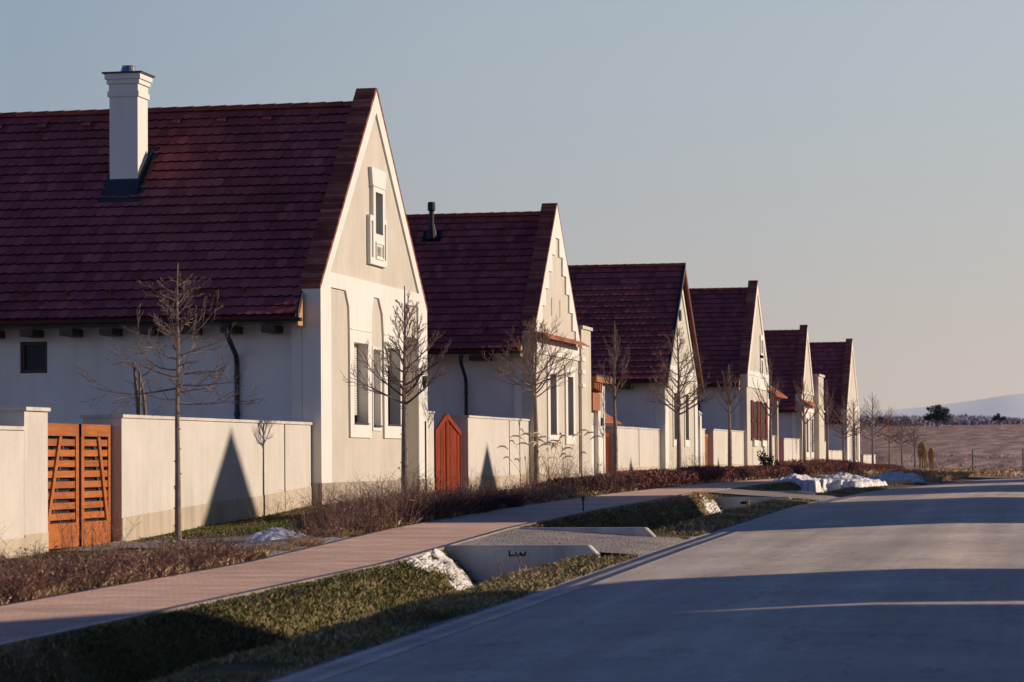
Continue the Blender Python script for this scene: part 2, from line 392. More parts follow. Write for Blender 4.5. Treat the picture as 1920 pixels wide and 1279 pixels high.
def make_ground():
    xs = [-3500,-1500,-700,-300,-120,-60,-35,-22] + list(np.arange(-17,-9.2,0.6)) + [-9.2] + list(np.arange(-9.0,-7.5,0.5)) + list(np.arange(-7.5,-4.9,0.1)) \
        + list(np.arange(-4.8,2.4,0.6)) + [3,5,8,12,20,35,70,150,350,800,1800,3500]
    ys = [-3000,-800,-200,-50,-15,0,6] + list(np.arange(9,66,0.3)) + list(np.arange(66,130,0.8)) + list(np.arange(130,260,3)) + list(np.arange(260,700,12)) + [800,1000,1500,2200,3000,4200]
    for a, b in DRIVES: ys += [a-0.012, a, b, b+0.012]
    xs = sorted(set(round(float(v), 3) for v in xs)); ys = sorted(set(round(float(v), 3) for v in ys))
    nx, ny = len(xs), len(ys)
    mb = MB(); mb.v = [(x, y, gz(x, y)) for y in ys for x in xs]
    for j in range(ny-1):
        for i in range(nx-1):
            mb.f.append((j*nx+i, j*nx+i+1, (j+1)*nx+i+1, (j+1)*nx+i)); mb.r.append(.5)
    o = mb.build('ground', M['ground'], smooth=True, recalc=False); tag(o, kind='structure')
make_ground()

def sheet(name, mat, xfn0, xfn1, y0, y1, zfn, nx=8, dy=0.6, thick=0.0):
    ys = list(np.arange(y0, y1, dy)) + [y1]
    mb = MB()
    for y in ys:
        a, b = xfn0(y), xfn1(y)
        for i in range(nx+1):
            x = a + (b-a)*i/nx; mb.v.append((x, y, zfn(x, y)))
    for j in range(len(ys)-1):
        for i in range(nx):
            q = nx+1; mb.f.append((j*q+i, j*q+i+1, (j+1)*q+i+1, (j+1)*q+i)); mb.r.append(.5)
    if thick:
        n0 = len(mb.v); q = nx+1
        for j in range(len(ys)):
            for i in (0, nx):
                x, y, z = mb.v[j*q+i]; mb.v.append((x, y, z-thick))
        for j in range(len(ys)-1):
            for k, i in enumerate((0, nx)):
                mb.f.append((j*q+i, (j+1)*q+i, n0+2*(j+1)+k, n0+2*j+k)); mb.r.append(.5)
    o = mb.build(name, mat, smooth=True, recalc=False); tag(o, kind='structure'); return o

sheet('road', M['asphalt'], lambda y: xe(y)+0.28, lambda y: xe(y)+6.4, -40, 240, road_z, nx=14, dy=1.0)
sheet('road_edge', M['kerb'], lambda y: xe(y)-0.02, lambda y: xe(y)+0.30, -40, 130, lambda x, y: road_z(x, y)+0.004, nx=2, dy=1.0, thick=0.09)
sheet('road_shoulder', M['gravel'], lambda y: xe(y)-0.14+0.09*noise.noise(Vector((0, y*1.3, 0))), lambda y: xe(y)-0.02, 5, 125, lambda x, y: gz(x, y)+0.006, nx=2, dy=0.3)
sheet('pavement', M['paver'], lambda y: -9.12, lambda y: -7.58, 5, 128, lambda x, y: zs(y)+0.015, nx=4, dy=0.8)
sheet('pavement_kerb', M['kerb'], lambda y: -7.58, lambda y: -7.5, 5, 128, lambda x, y: zs(y)+0.018, nx=1, dy=0.8, thick=0.1)
sheet('pavement_kerb', M['kerb'], lambda y: -9.2, lambda y: -9.12, 5, 128, lambda x, y: zs(y)+0.018, nx=1, dy=0.8, thick=0.1)
for i, (a, b) in enumerate(DRIVES):
    sheet('driveway', M['gravel'], lambda y: -7.5, lambda y: xe(y)-0.02, a+0.02, b-0.02, lambda x, y: gz(x, y)+0.022+0.012*noise.noise(Vector((x*2,y*2,0))), nx=10, dy=0.3)
def slant_path():
    mb = MB(); n = 24; m = 6
    for i in range(n+1):
        t = i/n; x = -9.2 - 6.0*t; yc = 34.0 + 8.6*t**.8; hw = 1.9 - .25*t
        for j in range(m+1):
            y = yc + hw*(2*j/m-1); mb.v.append((x, y, gz(x, y)+.028))
    for i in range(n):
        for j in range(m):
            q = m+1; mb.f.append((i*q+j, i*q+j+1, (i+1)*q+j+1, (i+1)*q+j)); mb.r.append(.5)
    tag(mb.build('garden_path', M['gravel'], smooth=True, recalc=False), kind='structure')
slant_path()
sheet('garden_path', M['gravel'], lambda y: -15.3, lambda y: -9.2, 68.8, 71.3, lambda x, y: gz(x, y)+0.03, nx=10, dy=0.4)
sheet('garden_path', M['gravel'], lambda y: -15.3, lambda y: -9.2, 119.4, 121.7, lambda x, y: gz(x, y)+0.03, nx=10, dy=0.4)

# hills on the horizon
def make_hills():
    mb = MB(); pts = []
    prof = ([-1500,-700,-420,-285,-226,-174,-138,-108,-86,-64,-20,60,200,500,900,1600], [20,40,55,64.6,65.6,73,74.2,82.6,86.2,85,88,98,80,95,60,20])
    xs = list(np.arange(-1500, 1600, 14))
    for x in xs:
        z = sum(ipl(x+k*9, *prof) for k in range(-4, 5))/9 + 0.7*noise.noise(Vector((x*0.02, 0, 0))) + 0.35*noise.noise(Vector((x*0.09, 0, 4)))
        for k, (dy, f) in enumerate([(-600, -0.3), (-300, .35), (-120, .75), (0, 1.0), (260, .6), (700, -0.3)]):
            mb.v.append((x, 4000+dy, z*f))
    for i in range(len(xs)-1):
        for k in range(5):
            mb.f.append((i*6+k, (i+1)*6+k, (i+1)*6+k+1, i*6+k+1)); mb.r.append(.5)
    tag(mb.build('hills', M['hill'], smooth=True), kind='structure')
make_hills()

# ------------------------------------------------------------------ house builder
FX = -15.0
def fac(u, v, w): return (w, u, v)           # facade: u = y, v = z, w = x
def rect(a, b, c, d): return [(a, c), (b, c), (b, d), (a, d)]

def tile_slope(mb, x0, x1, eave, ridge, n, tw, seg, rs, flare=0.0):
    """courses of lapped tiles between an eave point and a ridge point (y, z); x0 > x1"""
    ey, ez = eave; ry, rz = ridge
    d = Vector((0, ry-ey, rz-ez)); ln = d.length; d.normalize()
    nrm = Vector((1, 0, 0)).cross(d)
    if nrm.z < 0: nrm = -nrm
    def P(x, t, lift):
        p = Vector((x, ey, ez)) + d*(t*ln) + nrm*lift
        p.z += flare*max(0, 1-t*6)**2
        return p
    lap = 0.25/n
    for i in range(n):
        t0 = i/n; t1 = (i+1)/n + lap
        if i == n-1: t1 = 1.0
        off = (i % 2)*0.5
        k = -1
        band = rs.uniform(-.03, .03)
        while True:
            k += 1
            a = x0 - (k-off)*tw; b = a - tw
            if a <= x1 + 1e-4: break
            a = min(a, x0); b = max(b, x1)
            if a - b < 0.01: continue
            lf = 0.060 + rs.uniform(-.006, .007); r = min(1, max(.34, rs.gauss(.62, .15) + band))
            g = 0.002
            if seg > 1:
                low = [P(a-g + (b-a+2*g)*j/seg, t0 - (0.036*sin(pi*j/seg))/ln*1.0, lf) for j in range(seg+1)]
                lo2 = [p - nrm*0.052 for p in low]
            else:
                low = [P(a-g, t0, lf), P(b+g, t0, lf)]; lo2 = [p - nrm*0.052 for p in low]
            up = [P(b+g, t1, 0.008), P(a-g, t1, 0.008)]
            V = low + up + lo2; m = len(low)
            F = [tuple(range(m+2))] + [(j, j+1, m+2+j+1, m+2+j) for j in range(m-1)]
            mb.add(V, F[:1], r); mb.add(V, F[1:], 0.0)  # lip faces take the darkest stop: shade under the laps painted in
    # deck under the tiles
    q = [P(x0, 0, -.01), P(x1, 0, -.01), P(x1, 1, -.01), P(x0, 1, -.01)]
    mb.add(q + [p - nrm*0.1 for p in q], [(0,1,2,3), (4,7,6,5), (0,4,5,1), (1,5,6,2), (2,6,7,3), (3,7,4,0)], .3)
    return P, nrm

def ridge_caps(h, x0, x1, y, z, seg_len=0.38):
    mb = MB(); n = int((x0-x1)/seg_len)
    for i in range(n):
        a = x0 - i*seg_len; b = a - seg_len - 0.05
        V = []
        for x, s in ((a, 1.0), (b, 0.86)):
            for k in range(7):
                an = pi*k/6; V.append((x, y + 0.125*s*cos(an), z - 0.06 + 0.125*s*sin(an)))
        F = [(k, k+1, 7+k+1, 7+k) for k in range(6)] + [tuple(range(7))]
        mb.add(V, F, rng.random())
    return mb.build('ridge_tiles', M['ridge'], h)

def coping(h, p0, p1, xa, xb, thick=0.075):
    """sloping parapet coping made of thin edge-laid tiles, from p0 (low) to p1 (apex); y,z points"""
    a = Vector((0, p0[0], p0[1])); b = Vector((0, p1[0], p1[1])); d = b-a; ln = d.length; d.normalize()
    nrm = Vector((1,0,0)).cross(d); 
    if nrm.z < 0: nrm = -nrm
    mb = MB(); n = max(8, int(ln/0.085))
    for i in range(n):
        s0 = ln*i/n; s1 = ln*(i+1)/n - 0.006
        t = thick + rng.uniform(-.004, .006)
        q = [a + d*s0, a + d*s1, a + d*s1 + nrm*t, a + d*s0 + nrm*(t+0.006)]
        V = [(xa, p.y, p.z) for p in q] + [(xb, p.y, p.z) for p in q]
        mb.add(V, [(0,1,2,3), (7,6,5,4), (0,4,5,1), (1,5,6,2), (2,6,7,3), (3,7,4,0)], rng.random())
    return mb.build('parapet_coping', M['coptile'], h)

def gutter(h, x0, x1, y, z, r=0.075):
    mb = MB(); V = []; n = 8
    for x in (x0, x1):
        for k in range(n+1):
            an = pi + pi*k/n; V.append((x, y + r*cos(an), z + r*sin(an)))
        for k in range(n, -1, -1):
            an = pi + pi*k/n; V.append((x, y + (r-.012)*cos(an), z + (r-.012)*sin(an)))
    m = 2*(n+1)
    F = [(k, (k+1) % m, m+(k+1) % m, m+k) for k in range(m)] + [tuple(range(m)), tuple(range(2*m-1, m-1, -1))]
    mb.add(V, F)
    mb.box(x0-0.01, x0+0.012, y-r, y+r, z-r, z)
    return mb.build('gutter', M['gutter'], h)

def downpipe(h, x, yg, zg, yw, zb, r=0.052):
    mb = MB()
    pts = [(x, yg, zg-.05), (x, yg, zg-.2), (x, yg+.05, zg-.32), (x, (yg+yw)/2, zg-.5), (x, yw-.05, zg-.7), (x, yw-.0, zg-.85), (x, yw, zg-1.0), (x, yw, zb)]
    mb.tube(pts, [r*1.5, r*1.1, r, r, r, r, r, r], 10)
    for z in (zg-1.15, (zg+zb)/2): mb.tube([(x, yw, z), (x, yw, z+.06)], r*1.3, 10)
    return mb.build('downpipe', M['gutter'], h, smooth=False)

def window(h, y0, y1, z0, z1, depth, blind=0.0, fmat='frame', fx=FX, muntin=1, sill=True, sillmat='sill', paint=None):
    x = fx - depth
    mb = MB(); f = 0.06
    mb.prism(rect(y0, y1, z0, z1), [rect(y0+f, y1-f, z0+f, z1-f)], fac, x, x-0.06)
    if muntin:
        for k in range(1, muntin+1):
            c = y0 + (y1-y0)*k/(muntin+1); mb.box(x-0.055, x-0.004, c-.03, c+.03, z0+f, z1-f)
    w = mb.build('window', M[fmat], h)
    p = MB(); p.box(x-0.045, x-0.03, y0+f-.01, y1-f+.01, z0+f-.01, z1-f+.01); p.build('pane', M['glass'], w)
    if blind > 0:
        b = MB(); zb = z1 - (z1-z0)*blind; n = max(3, int((z1-zb)/0.05))
        for i in range(n):
            a = zb + (z1-zb)*i/n; c = zb + (z1-zb)*(i+1)/n
            b.add([(x+.012, y0+.01, a), (x+.012, y1-.01, a), (x+.026, y1-.01, (a+c)/2), (x+.026, y0+.01, (a+c)/2), (x+.012, y1-.01, c-.004), (x+.012, y0+.01, c-.004)], [(0,1,2,3), (3,2,4,5)])
        b.build('roller_blind', M['blind'], w)
    if sill:
        s = MB(); s.box(x-.02, fx+.075, y0+.004, y1-.004, z0+.002, z0+.035); s.build('sill', M[sillmat], w)
    return w

def side_walls(h, y0, y1, xb, z0, ztop, yc, ridge, hole=None, mat='side'):
    """long side walls and back gable behind the street gable"""
    xf = FX - 0.362; mb = MB()
    def side(u, v, w): return (u, w, v)
    mb.prism([(xb, z0), (xf, z0), (xf, ztop), (xb, ztop)], [rect(*hole)] if hole else [], side, y0, y0+.3)
    mb.prism([(xb, z0), (xf, z0), (xf, ztop), (xb, ztop)], [], side, y1, y1-.3)
    mb.prism([(y0+.3, z0), (y1-.3, z0), (y1-.3, ztop), (yc, ridge-.25), (y0+.3, ztop)], [], fac, xb, xb+.3)
    return mb.build('side_wall', M[mat], h)

def panel(h, name, poly, holes=(), proud=0.04, mat='white', base=None, deep=None):
    b = FX if base is None else base
    mb = MB(); mb.prism(poly, list(holes), fac, b+proud, b-(deep if deep else (0.34 if holes and name in ('window_surround', 'white_trim', 'attic_surround') else 0.02)))
    return mb.build(name, M[mat], h)

def house_core(label, y0, y1, yc, z0, zc, zap, ridge, gut, xb, openings, courses, tw, seg, par=True, front_over=0.0, side_hole=None, seed=1, fmat='beige', smat='side'):
    """empty at the foot of the street gable > gable wall, side walls, roof, ridge, coping, gutters"""
    h = thing('house', label, 'house', (FX, yc, z0), 'gabled houses along the street')
    rs = random.Random(seed); cy = 0.06 if par else 0.0
    ap = zap - 0.09 if par else zap - 0.30
    cl = zc - 0.075 if par else zc
    mb = MB(); holes = [rect(o[0]-.012, o[1]+.012, o[2]-.012, o[3]+.012) for o in openings]
    mb.prism([(y0, z0-.6), (y1, z0-.6), (y1, cl), (yc, ap), (y0, cl)], holes, fac, FX, FX-0.36)
    mb.build('gable_wall', M[fmat], h)
    gy, gzv = gut
    for a, b in ((y0, y0+.22), (y1-.22, y1)):
        mb = MB(); mb.box(FX-.58, FX-.362, a, b, z0-.6, gzv+.25); mb.build('corner_pier', M[smat], h)
    side_walls(h, y0+.22, y1-.22, xb, z0-.6, gzv+0.12, yc, ridge, side_hole, smat)
    rm = MB(); xr = FX - 0.35 if par else FX + front_over
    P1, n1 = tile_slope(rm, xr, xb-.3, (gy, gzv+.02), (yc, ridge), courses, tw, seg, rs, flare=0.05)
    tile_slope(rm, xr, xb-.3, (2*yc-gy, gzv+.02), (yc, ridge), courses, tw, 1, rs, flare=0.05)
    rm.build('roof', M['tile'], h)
    ridge_caps(h, xr, xb-.3, yc, ridge+.06)
    if par:
        for s in (-1, 1):
            q0 = (y0-.03 if s < 0 else y1+.03, zc-.075-.03); coping(h, q0, (yc, zap-.085), FX+.05, FX-.40)
    gutter(h, FX-0.22 if par else FX+front_over-.05, xb-.3, gy-.05, gzv+.01)
    gutter(h, FX-0.22 if par else FX+front_over-.05, xb-.3, 2*yc-gy+.05, gzv+.01)
    return h, P1, n1

# ------------------------------------------------------------------ house 1
def house1():
    y0, y1, yc, z0 = 55.95, 65.65, 60.8, 0.28
    h, P, nrm = house_core('large nearest house with tall white chimney and the number 2011 under its attic window', y0, y1, yc, z0, 4.8, 9.44, 9.02, (55.42, 4.07), -31,
        [(58.66, 59.88, 1.96, 3.71), (60.42, 61.08, 1.92, 3.62), (61.68, 62.91, 1.96, 3.71), (63.5, 64.74, .30, 4.02), (60.48, 61.14, 6.16, 7.08)], 23, 0.21, 4, side_hole=(-21.5, -20.9, 3.06, 3.72), seed=3)
    # white trim, one sheet with the beige fields left open
    outer = [(55.93,.74), (55.93,4.78), (60.8,9.33), (65.67,4.78), (65.67,.74), (64.76,.74), (64.76,4.76), (63.5,4.76), (63.28,4.44), (63.22,3.96), (63.2,1.68),
             (61.38,1.68), (61.34,3.96), (61.25,4.42), (60.92,4.76), (60.44,4.76), (60.28,4.42), (60.22,3.96), (60.2,1.68), (58.35,1.68), (58.31,3.96), (58.27,4.44), (58.0,4.77), (56.77,4.77), (56.77,.74)]
    panel(h, 'white_trim', outer, [[(56.72,5.08), (64.86,5.08), (60.78,8.86)], rect(58.66,59.88,1.96,3.71), rect(61.68,62.91,1.96,3.71)], 0.045)
    panel(h, 'window_surround', rect(60.36,61.15,1.84,3.68), [rect(60.42,61.08,1.92,3.62)], 0.03)
    for a, b in ((58.34, 60.21), (61.37, 63.21)):
        panel(h, 'window_head', [(a+.02,3.97), (b-.02,3.97), (b-.02,4.0), (a+.02,4.0)], [], 0.06)
    # attic window surround with its side lugs
    s = panel(h, 'attic_surround', [(59.98,5.47), (61.52,5.47), (61.52,6.54), (61.36,6.54), (61.36,7.2), (61.40,7.24), (61.53,7.6), (60.14,7.6), (60.24,7.24), (60.28,7.2), (60.28,6.54), (59.98,6.54)],
              [rect(60.48,61.14,6.16,7.08), rect(60.10,60.25,5.62,6.42), rect(61.29,61.42,5.62,6.42)], 0.09)
    panel(h, 'attic_head_strip', [(60.22,7.19), (61.42,7.19), (61.42,7.22), (60.22,7.22)], [], 0.11)
    panel(h, 'number_plaque', rect(60.44,61.18,5.60,5.98), [rect(60.49,61.13,5.64,5.94)], 0.115)
    for k, ch in enumerate('2011'):
        cu = bpy.data.curves.new('digit', 'FONT'); cu.body = ch; cu.size = 0.30; cu.extrude = 0.006; cu.align_x = 'CENTER'
        to = bpy.data.objects.new('digit', cu); COL.objects.link(to)
        me = bpy.data.meshes.new_from_object(to.evaluated_get(bpy.context.evaluated_depsgraph_get())); bpy.data.objects.remove(to)
        no = bpy.data.objects.new('digit', me); COL.objects.link(no); me.materials.append(M['plaque'])
        for v in me.vertices:
            x, y, z = v.co; v.co = (FX + .096 + z, 60.595 + .143*k + x*.78, 5.675 + y*1.07)
        no.parent = h; no.matrix_parent_inverse = parent_inv(h)
    # plinth, leaving the niche open
    panel(h, 'plinth', rect(y0-.02, 63.5, z0-.6, .74), [], 0.055, 'plinth')
    panel(h, 'plinth', rect(64.74, y1+.02, z0-.6, .74), [], 0.055, 'plinth')
    mb = MB(); mb.box(FX-.55, FX-.02, y0-.05, y0, z0-.6, .74); mb.build('plinth', M['plinth'], h)
    # windows
    window(h, 58.66, 59.88, 1.96, 3.71, .21, .88, 'frame')
    window(h, 60.42, 61.08, 1.92, 3.62, .16, 1.0, 'frame', muntin=0)
    window(h, 61.68, 62.91, 1.96, 3.71, .21, .22, 'frame')
    window(h, 60.48, 61.14, 6.16, 7.08, .3, 0, 'blind', muntin=0)
    mb = MB(); mb.prism(rect(63.5, 64.74, .3, 4.02), [], fac, FX-.36, FX-.42); mb.build('entrance_door', M['side'], h)
    # side wall window
    w = MB(); w.box(-21.5, -20.9, 56.30, 56.34, 3.06, 3.72); w = w.build('window', M['dark'], h)
    f = MB()
    def side(u, v, q): return (u, q, v)
    f.prism(rect(-21.5,-20.9,3.06,3.72), [rect(-21.43,-20.97,3.13,3.65)], side, 56.24, 56.30); f.build('frame', M['rafter'], w)
    # eave: rafter ends, end board, downpipe
    for k in range(12):
        x = -15.95 - k*.86; mb = MB(); mb.box(x-.14, x+.14, 55.5, 56.2, 3.80, 3.95) ; mb.build('rafter_end', M['rafter'], h)
    mb = MB(); mb.prism([(55.45,3.93), (55.93,3.93), (55.93,4.62), (55.84,4.54), (55.62,4.22), (55.45,4.06)], [], fac, FX-.30, FX-.345); mb.build('eave_end_board', M['endgrain'], h)
    mb = MB(); mb.tube([(FX-.29,55.36,4.05), (FX-.29,55.42,4.24), (FX-.29,55.55,4.42), (FX-.29,55.74,4.62)], .035, 8); mb.build('eave_trim', M['gutter'], h)
    downpipe(h, -16.78, 55.4, 4.05, 56.1, .2)
    # chimney
    mb = MB(); xa, xb_, ya, yb = -20.40, -19.76, 58.67, 59.35
    mb.box(xa, xb_, ya, yb, 6.6, 9.12)
    mb.box(xa-.035, xb_+.035, ya-.035, yb+.035, 9.12, 9.24)
    mb.box(xa-.01, xb_+.01, ya-.01, yb+.01, 9.24, 9.40)
    mb.box(xa-.05, xb_+.05, ya-.05, yb+.05, 9.40, 9.50)
    mb.box(xa-.085, xb_+.085, ya-.085, yb+.085, 9.50, 9.62)
    ch = mb.build('chimney', M['white'], h)
    c2 = MB(); c2.box(xa-.13, xb_+.13, ya-.13, yb+.13, 9.62, 9.655); c2.build('chimney_slab', M['gutter'], ch)
    c3 = MB(); cx, cyy = (xa+xb_)/2, (ya+yb)/2
    c3.tube([(cx,cyy,9.65), (cx,cyy,9.67), (cx,cyy,9.80), (cx,cyy,9.83)], [.20,.19,.145,.15], 20, cap=True); c3.build('flue_cap', M['zinc'], ch)
    fl = MB()
    sl = 4.95/5.38
    def rz_(y): return 9.02 - (60.8-y)*sl
    def yz(u, v, w): return (w, u, v)
    fl.prism([(58.42, rz_(58.42)+.03), (59.6, rz_(59.6)+.03), (59.6, rz_(59.6)+.16), (58.60, rz_(58.6)+.28)], [], yz, xa-.05, xb_+.05)
    fl.prism([(58.30, rz_(58.30)+.02), (59.75, rz_(59.75)+.02), (59.75, rz_(59.75)+.075), (58.30, rz_(58.30)+.075)], [], yz, xa-.16, xb_+.16)
    fl.build('chimney_flashing', M['lead'], h)
    # snow hooks near the eave and vent tiles near the ridge
    for row, t in ((0, 2.35/23), (1, 1.35/23)):
        for k in range(8):
            x = -16.6 - k*0.95 - row*0.48; mb = MB(); p = P(x, t, .05); q = P(x, t+.018, .05); u = nrm*0.09
            mb.add([p+Vector((.03,0,0)), p-Vector((.03,0,0)), p-Vector((.03,0,0))+u, p+Vector((.03,0,0))+u], [(0,1,2,3)])
            mb.box(p.x-.012, p.x+.012, p.y-.01, q.y+.05, p.z-.01, q.z+.03)
            mb.build('snow_hook', M['ridge'], h)
    for k in range(8):
        x = -16.3 - k*1.05; mb = MB(); a = P(x, .925, .06); b = P(x, .96, .05); u = nrm*0.07
        e = Vector((.11,0,0))
        mb.add([a+e, a-e, a-e*.8+u, a+e*.8+u, b+e, b-e], [(0,1,2,3), (3,2,5,4), (0,3,4), (1,5,2)]); mb.build('vent_tile', M['tile'], h)
    # lamp and thin cable pipe on the right pilaster
    mb = MB(); mb.box(FX+.045, FX+.13, 65.14, 65.28, 2.98, 3.16); mb.box(FX+.05, FX+.11, 65.17, 65.25, 2.88, 2.98); mb.build('wall_lamp', M['dark'], h)
    mb = MB(); mb.tube([(FX+.065,65.35,.3), (FX+.065,65.35,2.1)], .018, 6); mb.build('cable_pipe', M['sill'], h)
house1()

# ------------------------------------------------------------------ house 2
def house2():
    y0, y1, yc, z0 = 79.5, 86.95, 83.2, .36
    h, P, nrm = house_core('second house with white stair-stepped gable trim, a tiled ledge and a quoined pillar', y0, y1, yc, z0, 4.95, 8.84, 8.46, (78.95, 4.25), -31,
        [(81.85,82.87,1.9,3.68), (84.8,85.76,1.9,3.68), (82.36,82.44,5.42,5.92), (83.74,83.82,5.42,5.92)], 19, 0.22, 3, seed=5)
    sl = (8.75-4.88)/(yc-y0)
    outer = [(y0,4.78), (y0,4.88), (yc,8.74), (y1,4.88), (y1,4.78)]
    inn = []; k = 0; hw = .30; zt = 7.75
    st = []
    for k in range(6): st.append((.32+.555*k, zt-.53*k))
    right = []
    for i, (w, z) in enumerate(st):
        right.append((yc+w, z)); right.append((yc+w, z-.53))
    right[-1] = (right[-1][0], 4.78)
    left = [(2*yc-a, b) for a, b in right]
    poly = [(y0,4.78), (y0,4.88), (yc,8.74), (y1,4.88), (y1,4.78)] + list(reversed(right)) + left
    panel(h, 'stepped_trim', poly, [], .05)
    panel(h, 'white_band', rect(y0-.02, y1-.1, 4.22, 4.64), [], .05)
    # tiled ledge
    mb = MB(); n = 40
    for i in range(n):
        a = y0-.05 + (y1-.2-y0)*i/n; b = a + (y1-.2-y0)/n - .008
        for (xa, za, xb_, zb) in ((FX-.02, 4.86, FX+.20, 4.76), (FX+.16, 4.80, FX+.40, 4.66)):
            mb.add([(xa,a,za), (xa,b,za), (xb_,b,zb), (xb_,a,zb), (xa,a,za-.04), (xa,b,za-.04), (xb_,b,zb-.03), (xb_,a,zb-.03)], [(0,1,2,3), (4,7,6,5), (3,2,6,7), (0,3,7,4), (1,5,6,2)], rng.random())
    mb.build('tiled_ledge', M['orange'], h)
    for a, b, c, d in ((81.42, 83.2, 81.85, 82.87), (84.4, 86.15, 84.8, 85.76)):
        panel(h, 'window_surround', [(a+.05,1.62), (b-.05,1.62), (b-.05,3.85), (b,4.0), (a,4.0), (a+.05,3.85)], [rect(c,d,1.9,3.68)], .045)
        window(h, c, d, 1.9, 3.68, .26, .0, 'frame')
    panel(h, 'plinth', rect(y0-.02, y1, z0-.6, .75), [], .05, 'plinth')
    mb = MB(); mb.box(FX-.3, FX+.10, y1, 88.7, z0-.6, 5.22); p = mb.build('pillar', M['beige'], h)
    mb = MB(); mb.box(FX-.36, FX+.16, y1-.06, 88.78, 5.22, 5.32); mb.build('pillar_cap', M['coping'], p)
    for z in (4.72, 4.32, 3.92, 3.50):
        mb = MB(); mb.box(FX+.0, FX+.135, y1-.035, y1+.55, z-.1, z+.02); mb.build('quoin', M['white'], p)
    for x in (-16.5, -18.4, -20.3, -22.2):
        mb = MB(); mb.box(x-.28, x+.28, 79.0, 79.8, 4.0, 4.14); mb.build('rafter_end', M['rafter'], h)
    mb = MB(); mb.prism([(79.0,4.1), (79.5,4.1), (79.5,4.75), (79.2,4.45), (79.0,4.25)], [], fac, FX-.30, FX-.34); mb.build('eave_end_board', M['endgrain'], h)
    downpipe(h, -17.0, 78.93, 4.22, 79.6, .3)
    # black flue with its base plate
    mb = MB(); fx_, fy = -18.62, 82.45
    mb.tube([(fx_,fy,7.8), (fx_,fy,8.6)], .075, 12); mb.tube([(fx_,fy,8.58), (fx_,fy,8.62), (fx_,fy,8.80), (fx_,fy,8.86)], [.08,.12,.12,.1], 12)
    mb.tube([(fx_,fy,7.75), (fx_,fy,8.2)], [.19,.09], 12)
    mb.add([P(fx_-.28,.80,.07), P(fx_+.28,.80,.07), P(fx_+.28,.88,.07), P(fx_-.28,.88,.07)], [(0,1,2,3)])
    mb.build('flue_pipe', M['dark'], h)
    mb = MB(); q = [P(-19.6,.72,.06), P(-19.1,.72,.06), P(-19.1,.81,.06), P(-19.6,.81,.06)]; mb.add(q + [p+nrm*.06 for p in q], [(0,1,2,3), (4,5,6,7), (0,1,5,4), (1,2,6,5), (2,3,7,6), (3,0,4,7)]); mb.build('roof_window', M['glass'], h)
    for row, t in ((0, 2.35/19), (1, 1.35/19)):
        for k in range(6):
            x = -16.4 - k*0.95 - row*.48; mb = MB(); p = P(x, t, .05); q = P(x, t+.018, .05); u = nrm*.09
            mb.add([p+Vector((.03,0,0)), p-Vector((.03,0,0)), p-Vector((.03,0,0))+u, p+Vector((.03,0,0))+u], [(0,1,2,3)])
            mb.box(p.x-.012, p.x+.012, p.y-.01, q.y+.05, p.z-.01, q.z+.03); mb.build('snow_hook', M['ridge'], h)
    for k in range(5):
        x = -16.4 - k*1.4; mb = MB(); a = P(x, .885, .06); b = P(x, .92, .05); u = nrm*.07; e = Vector((.11,0,0))
        mb.add([a+e, a-e, a-e*.8+u, a+e*.8+u, b+e, b-e], [(0,1,2,3), (3,2,5,4), (0,3,4), (1,5,2)]); mb.build('vent_tile', M['tile'], h)
house2()

